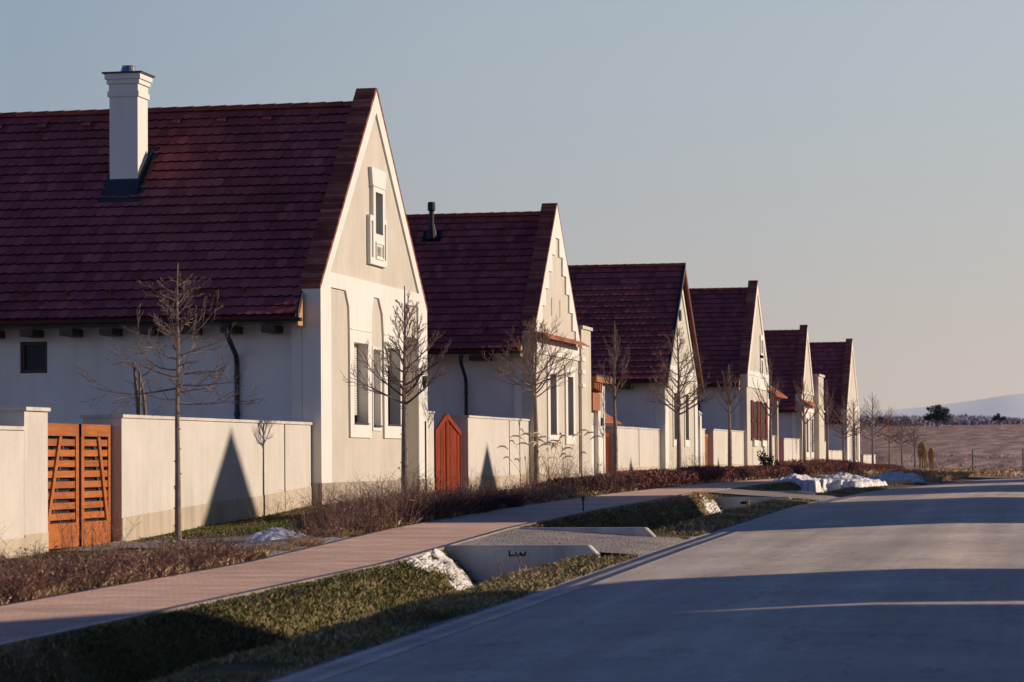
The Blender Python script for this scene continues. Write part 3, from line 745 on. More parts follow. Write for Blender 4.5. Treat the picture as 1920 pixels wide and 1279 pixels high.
# ------------------------------------------------------------------ house 3 (roof carried over the gable on barge boards)
def house3():
    y0, y1, yc, z0 = 105.7, 115.1, 110.4, .48
    h, P, nrm = house_core('third house whose roof overhangs the gable on brown barge boards, without a parapet', y0, y1, yc, z0, 4.2, 8.75, 8.70, (105.0, 4.04), -31,
        [(108.2,109.1,1.9,3.68), (111.5,112.5,1.9,3.68)], 19, 0.24, 2, par=False, front_over=.2, seed=9)
    panel(h, 'white_trim', [(105.68,.8), (105.68,4.2), (110.4,8.36), (115.12,4.2), (115.12,.8), (114.3,.8), (114.3,4.45), (106.6,4.45), (106.6,.8)], [[(106.5,4.72), (114.3,4.72), (110.4,8.05)]], .05)
    panel(h, 'lintel_band', rect(106.6,114.3,4.18,4.447), [], .04)
    for a, b in ((108.2,109.1), (111.5,112.5)):
        panel(h, 'window_surround', rect(a-.18,b+.18,1.62,3.95), [rect(a,b,1.9,3.68)], .04)
        window(h, a, b, 1.9, 3.68, .12, 0, 'frame', sillmat='sill')
        mb = MB()
        for k in range(4): mb.box(FX-.10, FX-.06, a+.02+k*.14, a+.155+k*.14, 1.95, 3.66, rng.random())
        mb.build('shutter', M['beam'], h)
    panel(h, 'plinth', rect(y0-.03, y1+.03, z0-.6, .8), [], .06, 'plinth')
    mb = MB(); mb.tube([(FX-.01,110.3,6.75), (FX+.06,110.3,6.75)], .22, 16); mb.build('round_vent', M['dark'], h)
    for s in (-1, 1):
        mb = MB(); a = Vector((0, yc+s*5.45, 3.98)); b = Vector((0, yc, 8.72)); d = (b-a).normalized(); n = Vector((0, s*d.z, abs(d.y)))
        q = [a, b, b-Vector((0,0,.26)), a-Vector((0,0,.2))]
        V = [(FX+.24, p.y, p.z) for p in q] + [(FX+.19, p.y, p.z) for p in q]
        mb.add(V, [(0,1,2,3), (7,6,5,4), (0,4,5,1), (1,5,6,2), (2,6,7,3), (3,7,4,0)])
        q2 = [a-Vector((0,0,.10)), b-Vector((0,0,.10))]
        mb.add([(FX+.19,p.y,p.z-.02) for p in q2] + [(FX,p.y,p.z-.02) for p in q2], [(0,1,3,2)])
        mb.build('barge_board', M['barge'], h)
    mb = MB()
    mb.add([(FX+.26,105.0,4.1), (FX+.26,110.4,8.82), (FX+.14,110.4,8.82), (FX+.14,105.0,4.1), (FX+.26,105.0,3.95), (FX+.26,110.4,8.67), (FX+.14,110.4,8.67), (FX+.14,105.0,3.95)],
           [(0,1,2,3), (4,7,6,5), (0,4,5,1), (1,5,6,2), (2,6,7,3), (3,7,4,0)]); mb.build('verge_strip', M['gutter'], h)
    for x in (-16.4, -18.3, -20.2):
        mb = MB(); mb.box(x-.25, x+.25, 105.2, 106, 3.78, 3.92); mb.build('rafter_end', M['rafter'], h)
    mb = MB(); mb.box(-21, FX-.55, 105.92-.01, 105.95, z0-.5, 4.1)
    # a wider front room shows as a step in the side wall
    mb = MB(); mb.box(FX-2.3, FX-.55, 105.72, 105.92, z0-.5, 4.12); mb.build('wall_step', M['side'], h)
house3()

# ------------------------------------------------------------------ house 4
def house4():
    y0, y1, yc, z0 = 133.5, 143.3, 138.4, .46
    h, P, nrm = house_core('fourth house with open red-brown window shutters and two small stacked attic windows', y0, y1, yc, z0, 5.2, 9.85, 9.37, (132.95, 4.55), -29,
        [(135.7,137.3,2.05,3.85), (139.6,141.2,2.05,3.85), (139.7,140.25,5.3,5.95), (139.7,140.25,6.3,6.95)], 20, 0.24, 1, seed=13)
    panel(h, 'gable_trim', [(y0,5.1), (yc,9.72), (y1,5.1)], [[(134.3,5.3), (142.5,5.3), (138.4,9.2)]], .05)
    panel(h, 'white_band', rect(y0-.02, y1+.02, 4.5, 5.08), [], .06)
    for a, b in ((135.7,137.3), (139.6,141.2)):
        window(h, a, b, 2.05, 3.85, .1, 0, 'blind', muntin=1)
        panel(h, 'sill_block', rect(a-.1, b+.1, 1.72, 2.0), [], .1)
        for s in (a-.75, b+.05):
            mb = MB(); mb.prism(rect(s, s+.7, 2.0, 3.9), [rect(s+.08, s+.62, 2.12, 2.9), rect(s+.08, s+.62, 3.0, 3.8)], fac, FX+.09, FX+.03)
            for k in range(12):
                for zz in (2.14, 3.02): mb.box(FX+.04, FX+.075, s+.08, s+.62, zz+k*.064, zz+k*.064+.04)
            mb.build('shutter', M['shutter'], h)
    for z in (5.3, 6.3): 
        panel(h, 'attic_surround', rect(139.4,140.55,z-.25,z+.9), [rect(139.7,140.25,z,z+.65)], .06)
        window(h, 139.7, 140.25, z, z+.65, .12, 0, 'frame', muntin=0, sill=False)
    panel(h, 'corner_strip', rect(y1-.9, y1+.02, .8, 4.497), [], .05)
    panel(h, 'plinth', rect(y0-.03, y1+.03, z0-.6, .8), [], .06, 'plinth')
    mb = MB(); mb.prism([(132.95,4.35), (133.45,4.35), (133.45,5.0), (133.15,4.75), (132.95,4.55)], [], fac, FX-.30, FX-.34); mb.build('eave_end_board', M['endgrain'], h)
    downpipe(h, -17.3, 132.93, 4.5, 133.65, .4)
house4()

# ------------------------------------------------------------------ house 5
def house5():
    y0, y1, yc, z0 = 161.3, 168.6, 164.95, .35
    h, P, nrm = house_core('fifth house with an orange tiled ledge and a tall square pillar at its far corner', y0, y1, yc, z0, 4.85, 8.87, 8.44, (160.8, 3.75), -29,
        [(163.4,164.6,1.45,3.4), (166.6,167.8,1.45,3.4)], 18, 0.26, 1, seed=17)
    panel(h, 'gable_trim', [(y0,4.78), (yc,8.76), (y1,4.78)], [[(162.0,4.9), (167.9,4.9), (164.95,8.2)]], .05)
    mb = MB(); n = 26
    for i in range(n):
        a = y0-.05 + (y1-.2-y0)*i/n; b = a + (y1-.2-y0)/n - .01
        mb.add([(FX,a,4.42), (FX,b,4.42), (FX+.42,b,4.16), (FX+.42,a,4.16), (FX,a,4.36), (FX,b,4.36), (FX+.42,b,4.11), (FX+.42,a,4.11)], [(0,1,2,3), (4,7,6,5), (3,2,6,7), (0,3,7,4), (1,5,6,2)], rng.random())
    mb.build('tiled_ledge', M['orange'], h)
    panel(h, 'white_band', rect(y0-.02, y1-.05, 3.75, 4.1), [], .05)
    for a, b in ((163.4,164.6), (166.6,167.8)):
        panel(h, 'window_surround', rect(a-.3,b+.3,1.15,3.7), [rect(a,b,1.45,3.4)], .05)
        window(h, a, b, 1.45, 3.4, .3, 0, 'frame')
    panel(h, 'plinth', rect(y0-.03, y1, z0-.6, .7), [], .06, 'plinth')
    mb = MB(); mb.box(FX-.4, FX+.32, y1, 172.0, z0-.6, 5.95); p = mb.build('pillar', M['beige'], h)
    mb = MB(); mb.box(FX-.48, FX+.40, y1-.08, 172.1, 5.95, 6.08); mb.build('pillar_cap', M['coping'], p)
house5()

# ------------------------------------------------------------------ house 6
def house6():
    y0, y1, yc, z0 = 193.6, 205.0, 199.3, .2
    h, P, nrm = house_core('sixth and farthest house with a plain parapet gable and two tall slim openings', y0, y1, yc, z0, 4.45, 9.44, 9.07, (193.0, 3.45), -29,
        [(197.6,199.2,.9,3.2), (201.4,202.8,.9,3.2)], 18, 0.3, 1, seed=19)
    panel(h, 'gable_trim', [(y0,4.4), (yc,9.32), (y1,4.4)], [[(194.7,4.75), (203.9,4.75), (199.3,8.7)]], .05)
    panel(h, 'corner_strip', rect(y0-.02,y0+1.1,.6,4.397), [], .05); panel(h, 'corner_strip', rect(y1-1.1,y1+.02,.6,4.397), [], .05)
    for a, b in ((197.6,199.2), (201.4,202.8)):
        panel(h, 'window_surround', rect(a-.35,b+.35,.62,3.5), [rect(a,b,.9,3.2)], .05); window(h, a, b, .9, 3.2, .35, 0, 'frame')
    mb = MB(); mb.box(FX-2.6, FX-.55, y0+.02, y0+.22, z0-.5, 3.5); mb.build('wall_step', M['white'], h)
    panel(h, 'plinth', rect(y0-.03, y1+.03, z0-.6, .58), [], .06, 'plinth')
house6()

# ------------------------------------------------------------------ garden walls, piers and gates
WX = -15.16
def garden_wall(label, ya, yb, top, joints=(), depth=.32, coping_over=.035, xw=WX, drop=0.0, foot=.40, end_depth=None, name='garden_wall'):
    z0 = min(zw(ya), zw(yb)) - .5
    ed = end_depth or depth
    t = thing(name, label, 'wall', (xw, (ya+yb)/2, zw((ya+yb)/2)))
    mb = MB(); mb.box(xw-depth, xw, ya, yb, z0, top-.05)
    if ed > depth: mb.box(xw-ed, xw-depth, ya, ya+.3, z0, top-.05)
    mb.build('wall_body', M['gwall'], t)
    mb = MB(); zz = zw((ya+yb)/2)
    n = max(1, int((yb-ya)/1.0))
    V = [];  F = []
    for i in range(n+1):
        y = ya + (yb-ya)*i/n; zt = zw(y) + foot
        V += [(xw+.012, y, zt), (xw+.012, y, z0)]
    for i in range(n): F.append((2*i, 2*i+2, 2*i+3, 2*i+1))
    mb.add(V, F); mb.box(xw-ed, xw-.001, ya-.012, ya+.01, z0, zw(ya)+foot); mb.build('wall_foot', M['gplinth'], t)
    mb = MB(); k = max(1, int((yb-ya)/2.4))
    for i in range(k):
        a = ya - (coping_over if i == 0 else 0) + (yb-ya)*0 ; 
        s0 = ya + (yb-ya)*i/k; s1 = ya + (yb-ya)*(i+1)/k
        if i == 0: s0 -= coping_over
        mb.box(xw-depth-coping_over, xw+coping_over, s0+.002, s1-.002, top-.05, top+rng.uniform(-.004,.004))
    if ed > depth: mb.box(xw-ed-coping_over, xw-depth-coping_over-.002, ya-coping_over, ya+.3+coping_over, top-.05, top+.001)
    mb.build('wall_coping', M['coping'], t)
    for y in joints:
        mb = MB(); mb.box(xw-.01, xw+.014, y-.012, y+.012, zw(y)-.05, top-.05); mb.build('expansion_joint', M['sill'], t)
    return t
garden_wall('low cream wall running out of the left edge, left of the slatted double gate', 22, 39.775, 1.73, foot=.28)
p = garden_wall('square cream gate pier with overhanging slab, left of the slatted double gate', 39.78, 40.76, 2.02, depth=.5, coping_over=.05, name='gate_pier', foot=.32)
garden_wall('long cream wall with the big triangular shadow, between the slatted double gate and the nearest house', 44.16, 55.90, 1.97, joints=(53.9,), end_depth=.66)
w = garden_wall('narrow cream wall with a brass bell plate, between the nearest house and the peaked gate', 65.72, 66.95, 2.36, xw=-15.1, foot=.45)
mb = MB(); mb.box(-15.1, -15.07, 65.95, 66.15, 1.68, 1.95); b = mb.build('bell_plate', M['brass'], w)
mb = MB(); mb.box(-15.07, -15.055, 65.97, 66.13, 1.58, 1.68); mb.build('intercom_panel', M['dark'], b)
garden_wall('cream wall with a triangular shadow between the peaked gate and the second house', 71.2, 79.45, 2.32, joints=(76.6,), end_depth=.66)
garden_wall('cream wall with a downpipe-like joint between the canopied gate and the third house', 95.2, 105.6, 2.28, joints=(100.4,), end_depth=.7)
garden_wall('short cream pier wall beside the far corner of the third house', 115.2, 119.0, 2.4, foot=.4)
garden_wall('cream wall behind the leaning tree between the third and fourth houses', 121.9, 133.4, 2.42, joints=(128.5,), end_depth=.8)
garden_wall('short cream wall beside the far corner of the fourth house', 143.5, 149.4, 2.3, foot=.4)
garden_wall('cream wall between the red gate and the fifth house', 152.4, 161.2, 2.2, joints=(157,), end_depth=1.0)
garden_wall('low cream wall with a raised near end before the farthest house', 180.0, 193.4, 1.58, joints=())
garden_wall('short cream pier at the near end of the low far wall', 177.4, 179.5, 2.15, coping_over=.06, name='gate_pier')
garden_wall('last cream wall past the farthest house, where the plots end', 211.3, 224.3, 1.3)

def gate_slats():
    """double gate of horizontal boards between two uprights, with one slanting brace per leaf"""
    ya, yb, zb, zt, x = 41.0, 44.13, -.12, 1.80, -15.36
    t = thing('double_gate', 'orange wooden double gate of horizontal slats with slanting braces, left of the long shadowed wall', 'gate', (x, (ya+yb)/2, zb))
    ym = 42.66
    for li, (a, b) in enumerate(((ya, ym-.06), (ym+.06, yb))):
        mb = MB()
        for y in (a, b-.13): mb.box(x-.03, x+.03, y, y+.13, zb, zt, .7)
        mb.box(x-.032, x+.032, a, b, zt-.19, zt+.002, .4); mb.box(x-.032, x+.032, a, b, zb-.002, zb+.38, .55)
        lf = mb.build('gate_leaf', M['gatewood'], t)
        mb = MB(); n = 8; z0 = zb+.40; hgt = (zt-.19-.02-z0)/n
        for i in range(n): mb.box(x-.022, x+.014, a+.11, b-.11, z0+i*hgt+.03, z0+(i+1)*hgt-.03, rng.random())
        mb.build('slats', M['gatewood'], lf)
        mb = MB(); s = (b-.62, b-.20) if li else (a+.75, a+.2)
        mb.add([(x+.016,s[0]-.05,zt-.2), (x+.016,s[0]+.06,zt-.2), (x+.016,s[1]+.06,zb+.38), (x+.016,s[1]-.05,zb+.38),
                (x+.045,s[0]-.05,zt-.2), (x+.045,s[0]+.06,zt-.2), (x+.045,s[1]+.06,zb+.38), (x+.045,s[1]-.05,zb+.38)],
               [(0,1,2,3), (7,6,5,4), (0,4,5,1), (1,5,6,2), (2,6,7,3), (3,7,4,0)], .6)
        mb.build('brace', M['gatewood'], lf)
        for i in range(1, n):
            z = z0+i*hgt; f = i/n; yy = (s[1]+(s[0]-s[1])*f) + (-.22 if li else .22)
            mb = MB(); mb.tube([(x+.012,yy,z), (x+.032,yy,z)], .022, 8); mb.build('bolt', M['zinc'], lf)
    mb = MB(); mb.box(x-.12, x-.07, ya-.1, yb+.1, zb-.3, zt-.1); mb.build('gap_shade_sheet', M['dark'], t)  # black sheet added to darken the slat gaps, where only shaded garden lies
gate_slats()

def gate_boards(name, label, ya, yb, zb, zside, zpeak, mat, x=-15.4, n=9, peak=.45):
    t = thing(name, label, 'gate', (x, (ya+yb)/2, zb)); ym = ya + (yb-ya)*peak
    def top(y): return zside + (zpeak-zside)*(1-abs(y-ym)/((ym-ya) if y < ym else (yb-ym)))
    for a, b in ((ya, ym-.015), (ym+.015, yb)):
        mb = MB(); k = max(2, int(n*(b-a)/(yb-ya)))
        for i in range(k):
            s0 = a + (b-a)*i/k + .014; s1 = a + (b-a)*(i+1)/k - .014; dx = rng.uniform(0,.014)
            mb.prism([(s0,zb), (s1,zb), (s1,top(s1)-.09), (s0,top(s0)-.09)], [], fac, x+dx, x-.03, rng.random())
        lf = mb.build('gate_leaf', M[mat], t)
        mb = MB()
        mb.prism([(a,top(a)-.14), (b,top(b)-.14), (b,top(b)), (a,top(a))], [], fac, x+.04, x-.01, .8)
        mb.prism(rect(a, a+.10, zb, top(a)-.15), [], fac, x+.035, x-.012, .6); mb.prism(rect(b-.10, b, zb, top(b)-.15), [], fac, x+.035, x-.012, .6)
        mb.build('leaf_frame', M[mat], lf)
    return t
g = gate_boards('peaked_gate', 'red-brown gate of upright boards rising to a peak, beside the nearest house', 68.15, 71.15, .2, 1.92, 2.36, 'gatewoodv', x=-15.36)
gate_boards('slatted_gate', 'narrow red-brown gate in the shade under the timber canopy', 92.9, 95.1, .3, 2.04, 2.06, 'gatewoodv', x=-15.42)
gate_boards('wooden_gate', 'narrow orange gate between the third house and the wall with the leaning tree', 119.1, 121.8, .4, 2.18, 2.2, 'gatewood', x=-15.42)
gate_boards('red_gate', 'narrow bright red gate between the fourth house and the wall beyond it', 149.5, 152.3, .35, 2.15, 2.17, 'reddoor', x=-15.45)
gate_boards('wooden_gate', 'small orange gate beyond the farthest house, before the last wall', 205.4, 211.0, .1, 1.25, 1.27, 'gatewood', x=-15.5)

def porch():
    t = thing('gate_canopy', 'timber beamed canopy on a white post beside the quoined pillar of the second house', 'canopy', (FX, 90.2, .3))
    mb = MB(); mb.box(FX-.3, FX+.05, 90.35, 91.7, -.2, 3.55); mb.build('post', M['white'], t)
    mb = MB(); mb.box(FX-1.2, FX-.1, 89.0, 91.6, -.2, 2.7); mb.build('back_wall', M['side'], t)
    for z in (3.62,):
        mb = MB(); mb.box(FX-.9, FX+.25, 88.9, 92.3, z, z+.18); mb.build('beam', M['beam'], t)
    for k in range(5):
        y = 88.95 + k*.33; mb = MB(); mb.box(FX-.6, FX+.18, y, y+.13, 3.42-.03*k, 3.615); mb.build('rafter', M['beam'], t)
    mb = MB(); mb.box(FX-.5, FX+.12, 88.92, 90.34, 2.72, 3.28); mb.build('panel', M['beam'], t)
    mb = MB(); mb.box(FX-1.0, FX+.24, 88.92, 92.6, 3.805, 3.86); mb.build('canopy_sheet', M['lead'], t)
    mb = MB(); mb.box(FX+.05, FX+.10, 90.8, 91.1, 2.25, 2.5); mb.build('meter_box', M['dark'], t)
    # small orange tiled lean-to behind the gate
    t = thing('shed', 'little outbuilding with an orange tiled roof behind the canopied gate', 'shed', (-16.2, 94.8, .4))
    mb = MB(); mb.box(-17.4, -15.6, 93.6, 97.2, -.2, 2.35); mb.build('wall', M['side'], t)
    mb = MB(); rs = random.Random(2)
    for i in range(7):
        for j in range(14):
            ya = 92.6 + j*.36; xa = -15.35 - i*.26; za = 2.42 + i*.17
            mb.add([(xa,ya,za), (xa,ya+.35,za), (xa-.3,ya+.35,za+.185), (xa-.3,ya,za+.185), (xa,ya,za-.05), (xa,ya+.35,za-.05)], [(0,1,2,3), (0,4,5,1)], rs.random())
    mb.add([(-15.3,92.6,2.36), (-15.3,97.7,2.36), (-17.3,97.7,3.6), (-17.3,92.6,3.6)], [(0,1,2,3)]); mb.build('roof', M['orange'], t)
    mb = MB(); mb.box(-15.36, -15.28, 92.6, 97.7, 2.26, 2.38); mb.build('gutter', M['gutter'], t)
    # canopy beside the fourth house
    t = thing('gate_canopy', 'small hipped canopy of pale orange tiles beside the fourth house', 'canopy', (FX, 145.6, .4))
    mb = MB()
    for i in range(4):
        for j in range(9):
            ya = 142.9 + j*.62; xa = FX+.45 - i*.22; za = 4.3 + i*.16
            mb.add([(xa,ya,za), (xa,ya+.58,za), (xa-.24,ya+.58,za+.17), (xa-.24,ya,za+.17), (xa,ya,za-.07), (xa,ya+.58,za-.07)], [(0,1,2,3), (0,4,5,1)], rng.random())
    mb.add([(FX+.44,142.9,4.26), (FX+.44,148.4,4.26), (FX-.5,148.4,4.9), (FX-.5,142.9,4.9), (FX-.5,142.9,4.1), (FX-.5,148.4,4.1)], [(0,1,2,3), (0,3,4), (1,5,2), (0,4,5,1)]); mb.build('roof', M['orange'], t)
    for y in (143.6, 147.6):
        mb = MB(); mb.box(FX-.4, FX, y, y+.4, 0, 4.2); mb.build('post', M['beige'], t)
    # white posts between the fifth and sixth houses
    for y, z in ((173.6, 4.1), (175.6, 3.9)):
        t = thing('gate_post', 'tall cream post beside the pillar of the fifth house, %s of the pair' % ('nearer' if y < 174 else 'farther'), 'post', (FX, y, .3), 'tall posts beside the fifth house')
        mb = MB(); mb.box(FX-.3, FX, y-.35, y+.35, -.2, z); mb.build('shaft', M['beige'], t)
        mb = MB(); mb.box(FX-.36, FX+.06, y-.42, y+.42, z, z+.1); mb.build('cap', M['white'], t)
    t = thing('gate_post', 'slim white post with a small cap at the far corner of the third house', 'post', (FX, 116.3, .4))
    mb = MB(); mb.box(FX-.2, FX+.02, 116.1, 116.6, 0, 2.9); mb.build('shaft', M['white'], t)
    mb = MB(); mb.tube([(FX-.09,116.35,2.9), (FX-.09,116.35,3.0), (FX-.09,116.35,3.12)], [.1,.17,.05], 10); mb.build('cap', M['white'], t)
porch()

# ------------------------------------------------------------------ culvert headwalls
def headwall(label, y, x0, x1, zt, zb, th=.16):
    t = MB(); c = .12
    def fn(u, v, w): return (u, w, v)
    t.prism([(x0,zb), (x1,zb), (x1,zt-c), (x1-c,zt), (x0+c,zt), (x0,zt-c)], [], fn, y, y+th)
    o = t.build('culvert_headwall', M['conc'], loc=((x0+x1)/2, y, zb))
    bm = bmesh.new(); bm.from_mesh(o.data); bmesh.ops.remove_doubles(bm, verts=bm.verts, dist=1e-5)
    bmesh.ops.dissolve_limit(bm, angle_limit=.01, verts=bm.verts, edges=bm.edges)
    bmesh.ops.bevel(bm, geom=[e for e in bm.edges if len(e.link_faces) == 2 and e.calc_face_angle(0) > .5], offset=.015, segments=1, affect='EDGES'); bm.to_mesh(o.data); bm.free()
    return tag(o, label, 'headwall', 'concrete culvert headwalls')
HW1 = headwall('large grey concrete headwall with snow at its foot, near side of the first driveway', 33.80, -7.60, -5.60, .155, -1.0)
headwall('low grey concrete headwall on the far side of the first driveway', 38.10, -7.55, -5.55, .26, -.8)
HW2 = headwall('long grey concrete headwall on the near side of the second driveway', 58.60, -7.65, -5.62, .375, -.8)
headwall('thin grey concrete headwall on the far side of the second driveway', 63.45, -7.55, -5.6, .44, -.8)
headwall('grey concrete headwall beside the long snow heap', 92.35, -7.4, -5.0, .43, -.6)

def painted_mark(parent, y, strokes, mat, w=.011):
    mb = MB()
    for st in strokes:
        for (xa, za), (xb, zb) in zip(st[:-1], st[1:]):
            d = Vector((xb-xa, 0, zb-za)); n_ = Vector((-d.z, 0, d.x)).normalized()*w
            a_, b_ = Vector((xa, y, za)) - d.normalized()*w*.6, Vector((xb, y, zb)) + d.normalized()*w*.6
            mb.add([a_-n_, b_-n_, b_+n_, a_+n_, a_-n_-Vector((0,.004,0)), b_-n_-Vector((0,.004,0)), b_+n_-Vector((0,.004,0)), a_+n_-Vector((0,.004,0))], [(0,1,2,3), (7,6,5,4), (0,4,5,1), (1,5,6,2), (2,6,7,3), (3,7,4,0)])
    o = mb.build('painted_mark', mat); o.parent = parent; o.matrix_parent_inverse = parent_inv(parent); return o
M['markblue'] = plain('dark blue marking paint', (0.01,0.012,0.07), rough=.7)
painted_mark(HW1, 33.797, [[(-6.70,.09), (-6.695,.03), (-6.63,.035)], [(-6.615,.068), (-6.60,.035), (-6.565,.04), (-6.56,.065), (-6.54,.036), (-6.51,.04), (-6.50,.075)]], M['markblue'], .009)
painted_mark(HW2, 58.597, [[(-6.74,.245), (-6.70,.27), (-6.63,.275), (-6.60,.25), (-6.66,.24), (-6.73,.245)]], M['markblue'], .014)
# ------------------------------------------------------------------ trees
def branch(mb, p, d, ln, r, depth, rs, up=.25, kids=5, nseg=5, droop=0.0, spread=.7, minr=.0035):
    pts = [Vector(p)]; rad = [r]; d = Vector(d).normalized(); dirs = [d]
    for i in range(nseg):
        j = Vector((rs.uniform(-1,1), rs.uniform(-1,1), rs.uniform(-1,1)))*.16
        d = (d + j + Vector((0,0,up*.22)) - Vector((0,0,droop*.1))).normalized()
        pts.append(pts[-1] + d*ln/nseg); rad.append(max(minr, r*(1-(i+1)/nseg*.8))); dirs.append(d)
    mb.tube(pts, rad, 4 if r < .02 else 6, rs.random(), cap=False)
    if depth <= 0: return
    for k in range(kids):
        f = .22 + .75*(k+rs.random())/kids; i = min(nseg-1, int(f*nseg)); q = pts[i].lerp(pts[i+1], f*nseg-i)
        side = dirs[i].cross(Vector((rs.uniform(-1,1), rs.uniform(-1,1), rs.uniform(-1,1)))).normalized()
        nd = (dirs[i] + side*spread*rs.uniform(.7,1.3)).normalized()
        branch(mb, q, nd, ln*rs.uniform(.3,.55)*(1.15-f*.5), max(minr, rad[i]*.55), depth-1, rs, up, max(2, kids-2), max(3, nseg-1), droop, spread, minr)

def tree(label, x, y, top, fork, style, seed, width=1.0, lean=0.0, r0=.055, detail=2, name='bare_tree', group='young bare street trees'):
    rs = random.Random(seed); z0 = gz(x, y)-.05
    t = thing(name, label, 'tree', (x, y, z0), group)
    H = top - z0; fk = fork - z0
    mb = MB(); pts = []; rad = []; n = 14
    for i in range(n+1):
        f = i/n; z = z0 + H*f
        wob = .03*noise.noise(Vector((seed*3.1, f*3, 0)))*4*f
        pts.append(Vector((x + wob*.5, y + lean*(f-1)*H*.3 + wob, z)))
        rad.append(r0*(1.35 if i == 0 else 1)*(1-.86*f**1.1))
    tr = MB(); fi = int(fk/H*n)+1
    tr.tube(pts[:fi+1], rad[:fi+1], 10, .6)
    for i in range(1, fi):       # knots and small snags on the stem
        for k in range(3):
            a = rs.uniform(0, 2*pi); f = rs.random(); q = pts[i].lerp(pts[i+1], f)
            tr.tube([q, q + Vector((cos(a)*rad[i]*1.35, sin(a)*rad[i]*1.35, .015))], [.014,.008], 5, rs.random())
    tr.build('trunk', M['bark'], t)
    mb.tube(pts[fi:], [max(.005, r) for r in rad[fi:]], 6, .7, cap=False)
    def at(z):
        f = max(0, min(.999, (z-z0)/H)); i = int(f*n); return pts[i].lerp(pts[i+1], f*n-i), rad[i]
    if style == 'whorl':
        nb = 34
        for k in range(nb):
            f = k/(nb-1); z = fork - .15 + (top-fork)*(f*.93); q, r = at(z); a = k*2.4 + rs.uniform(-.4,.4)
            ln = width*(1.0*(1-f)**.7 + .14)*rs.uniform(.5,1.25); el = -.1 + .7*f + rs.uniform(-.15,.25)
            branch(mb, q, (cos(a)*cos(el), sin(a)*cos(el), sin(el)), ln, max(.008, r*.5), detail-1, rs, up=.26, kids=6, nseg=6, spread=.75)
    elif style == 'vase':
        nb = 30
        for k in range(nb):
            f = (k/(nb-1))**1.25; z = fork - .1 + (top-fork)*f*.85; q, r = at(z); a = k*2.4 + rs.uniform(-.5,.5)
            ln = width*(1.1*(1-f*.78))*rs.uniform(.6,1.15); el = .25 + .55*f + rs.uniform(-.2,.3)
            branch(mb, q, (cos(a)*cos(el), sin(a)*cos(el), sin(el)), ln, max(.006, r*.5), detail-1, rs, up=.42, kids=8, nseg=6, spread=.6)
    elif style == 'upright':
        nb = 20
        for k in range(nb):
            f = (k/(nb-1))**1.1; z = fork - .1 + (top-fork)*f*.85; q, r = at(z); a = k*2.4 + rs.uniform(-.5,.5)
            ln = width*(1.2*(1-f*.7))*rs.uniform(.6,1.15); el = .75 + .4*f + rs.uniform(-.2,.2)
            branch(mb, q, (cos(a)*cos(el), sin(a)*cos(el), sin(el)), ln, max(.007, r*.55), detail-1, rs, up=.7, kids=6, nseg=6, spread=.5)
    mb.build('crown', M['twig'], t)
    return t
tree('tall bare tree with tiers of level branches in front of the long shadowed wall', -12.0, 37.3, 3.92, 2.15, 'whorl', 21, 1.05, r0=.05, detail=3)
tree('bare tree with a round twiggy crown in front of the nearest house', -12.6, 53.3, 4.55, 2.35, 'vase', 22, 1.08, r0=.075, detail=3)
tree('bare tree with a wide vase crown at the near corner of the second house', -12.6, 67.0, 4.6, 2.75, 'vase', 23, 1.45, r0=.07, detail=3)
tree('bare tree with steep upright shoots before the canopied gate', -12.6, 79.0, 5.05, 2.9, 'upright', 24, .95, r0=.075, detail=3)
tree('bare tree with a tall open crown in front of the third house gable', -12.6, 92.2, 5.65, 2.7, 'vase', 25, 1.6, r0=.085, lean=.02, detail=3)
tree('leaning bare tree with few short limbs before the wall beyond the third house', -12.6, 106.4, 4.7, 2.9, 'upright', 26, 1.0, r0=.09, lean=.12, detail=2)
tree('bare tree with upright shoots at the far corner of the fourth house', -12.6, 121.0, 5.4, 2.9, 'upright', 27, 1.5, r0=.09, detail=2)
tree('bare tree in front of the fifth house ledge', -12.6, 136.5, 5.0, 2.8, 'upright', 28, 1.3, r0=.09, detail=2)
tree('bare tree before the two tall posts', -12.6, 149.5, 5.2, 2.9, 'upright', 29, 1.4, r0=.09, detail=2)
tree('bare tree before the near corner of the farthest house', -12.6, 160.2, 4.6, 2.3, 'vase', 30, 1.3, r0=.085, detail=2)
tree('bare tree in front of the farthest house gable', -12.6, 168.3, 4.6, 2.5, 'vase', 31, 1.6, r0=.09, detail=2)
tree('bare tree in front of the last wall, tallest past the farthest house', -12.6, 184.0, 5.3, 2.3, 'vase', 32, 1.9, r0=.09, detail=2)
tree('bare tree just past the end of the last wall, second from it', -12.6, 201, 4.7, 2.2, 'vase', 33, 1.8, r0=.09, detail=2)
tree('bare tree third past the last wall, left of the straw figures', -12.6, 216, 4.4, 2.0, 'vase', 34, 1.7, r0=.09, detail=2)
tree('bare tree rising behind the straw figures', -12.6, 234, 4.3, 1.9, 'vase', 35, 1.7, r0=.09, detail=2)

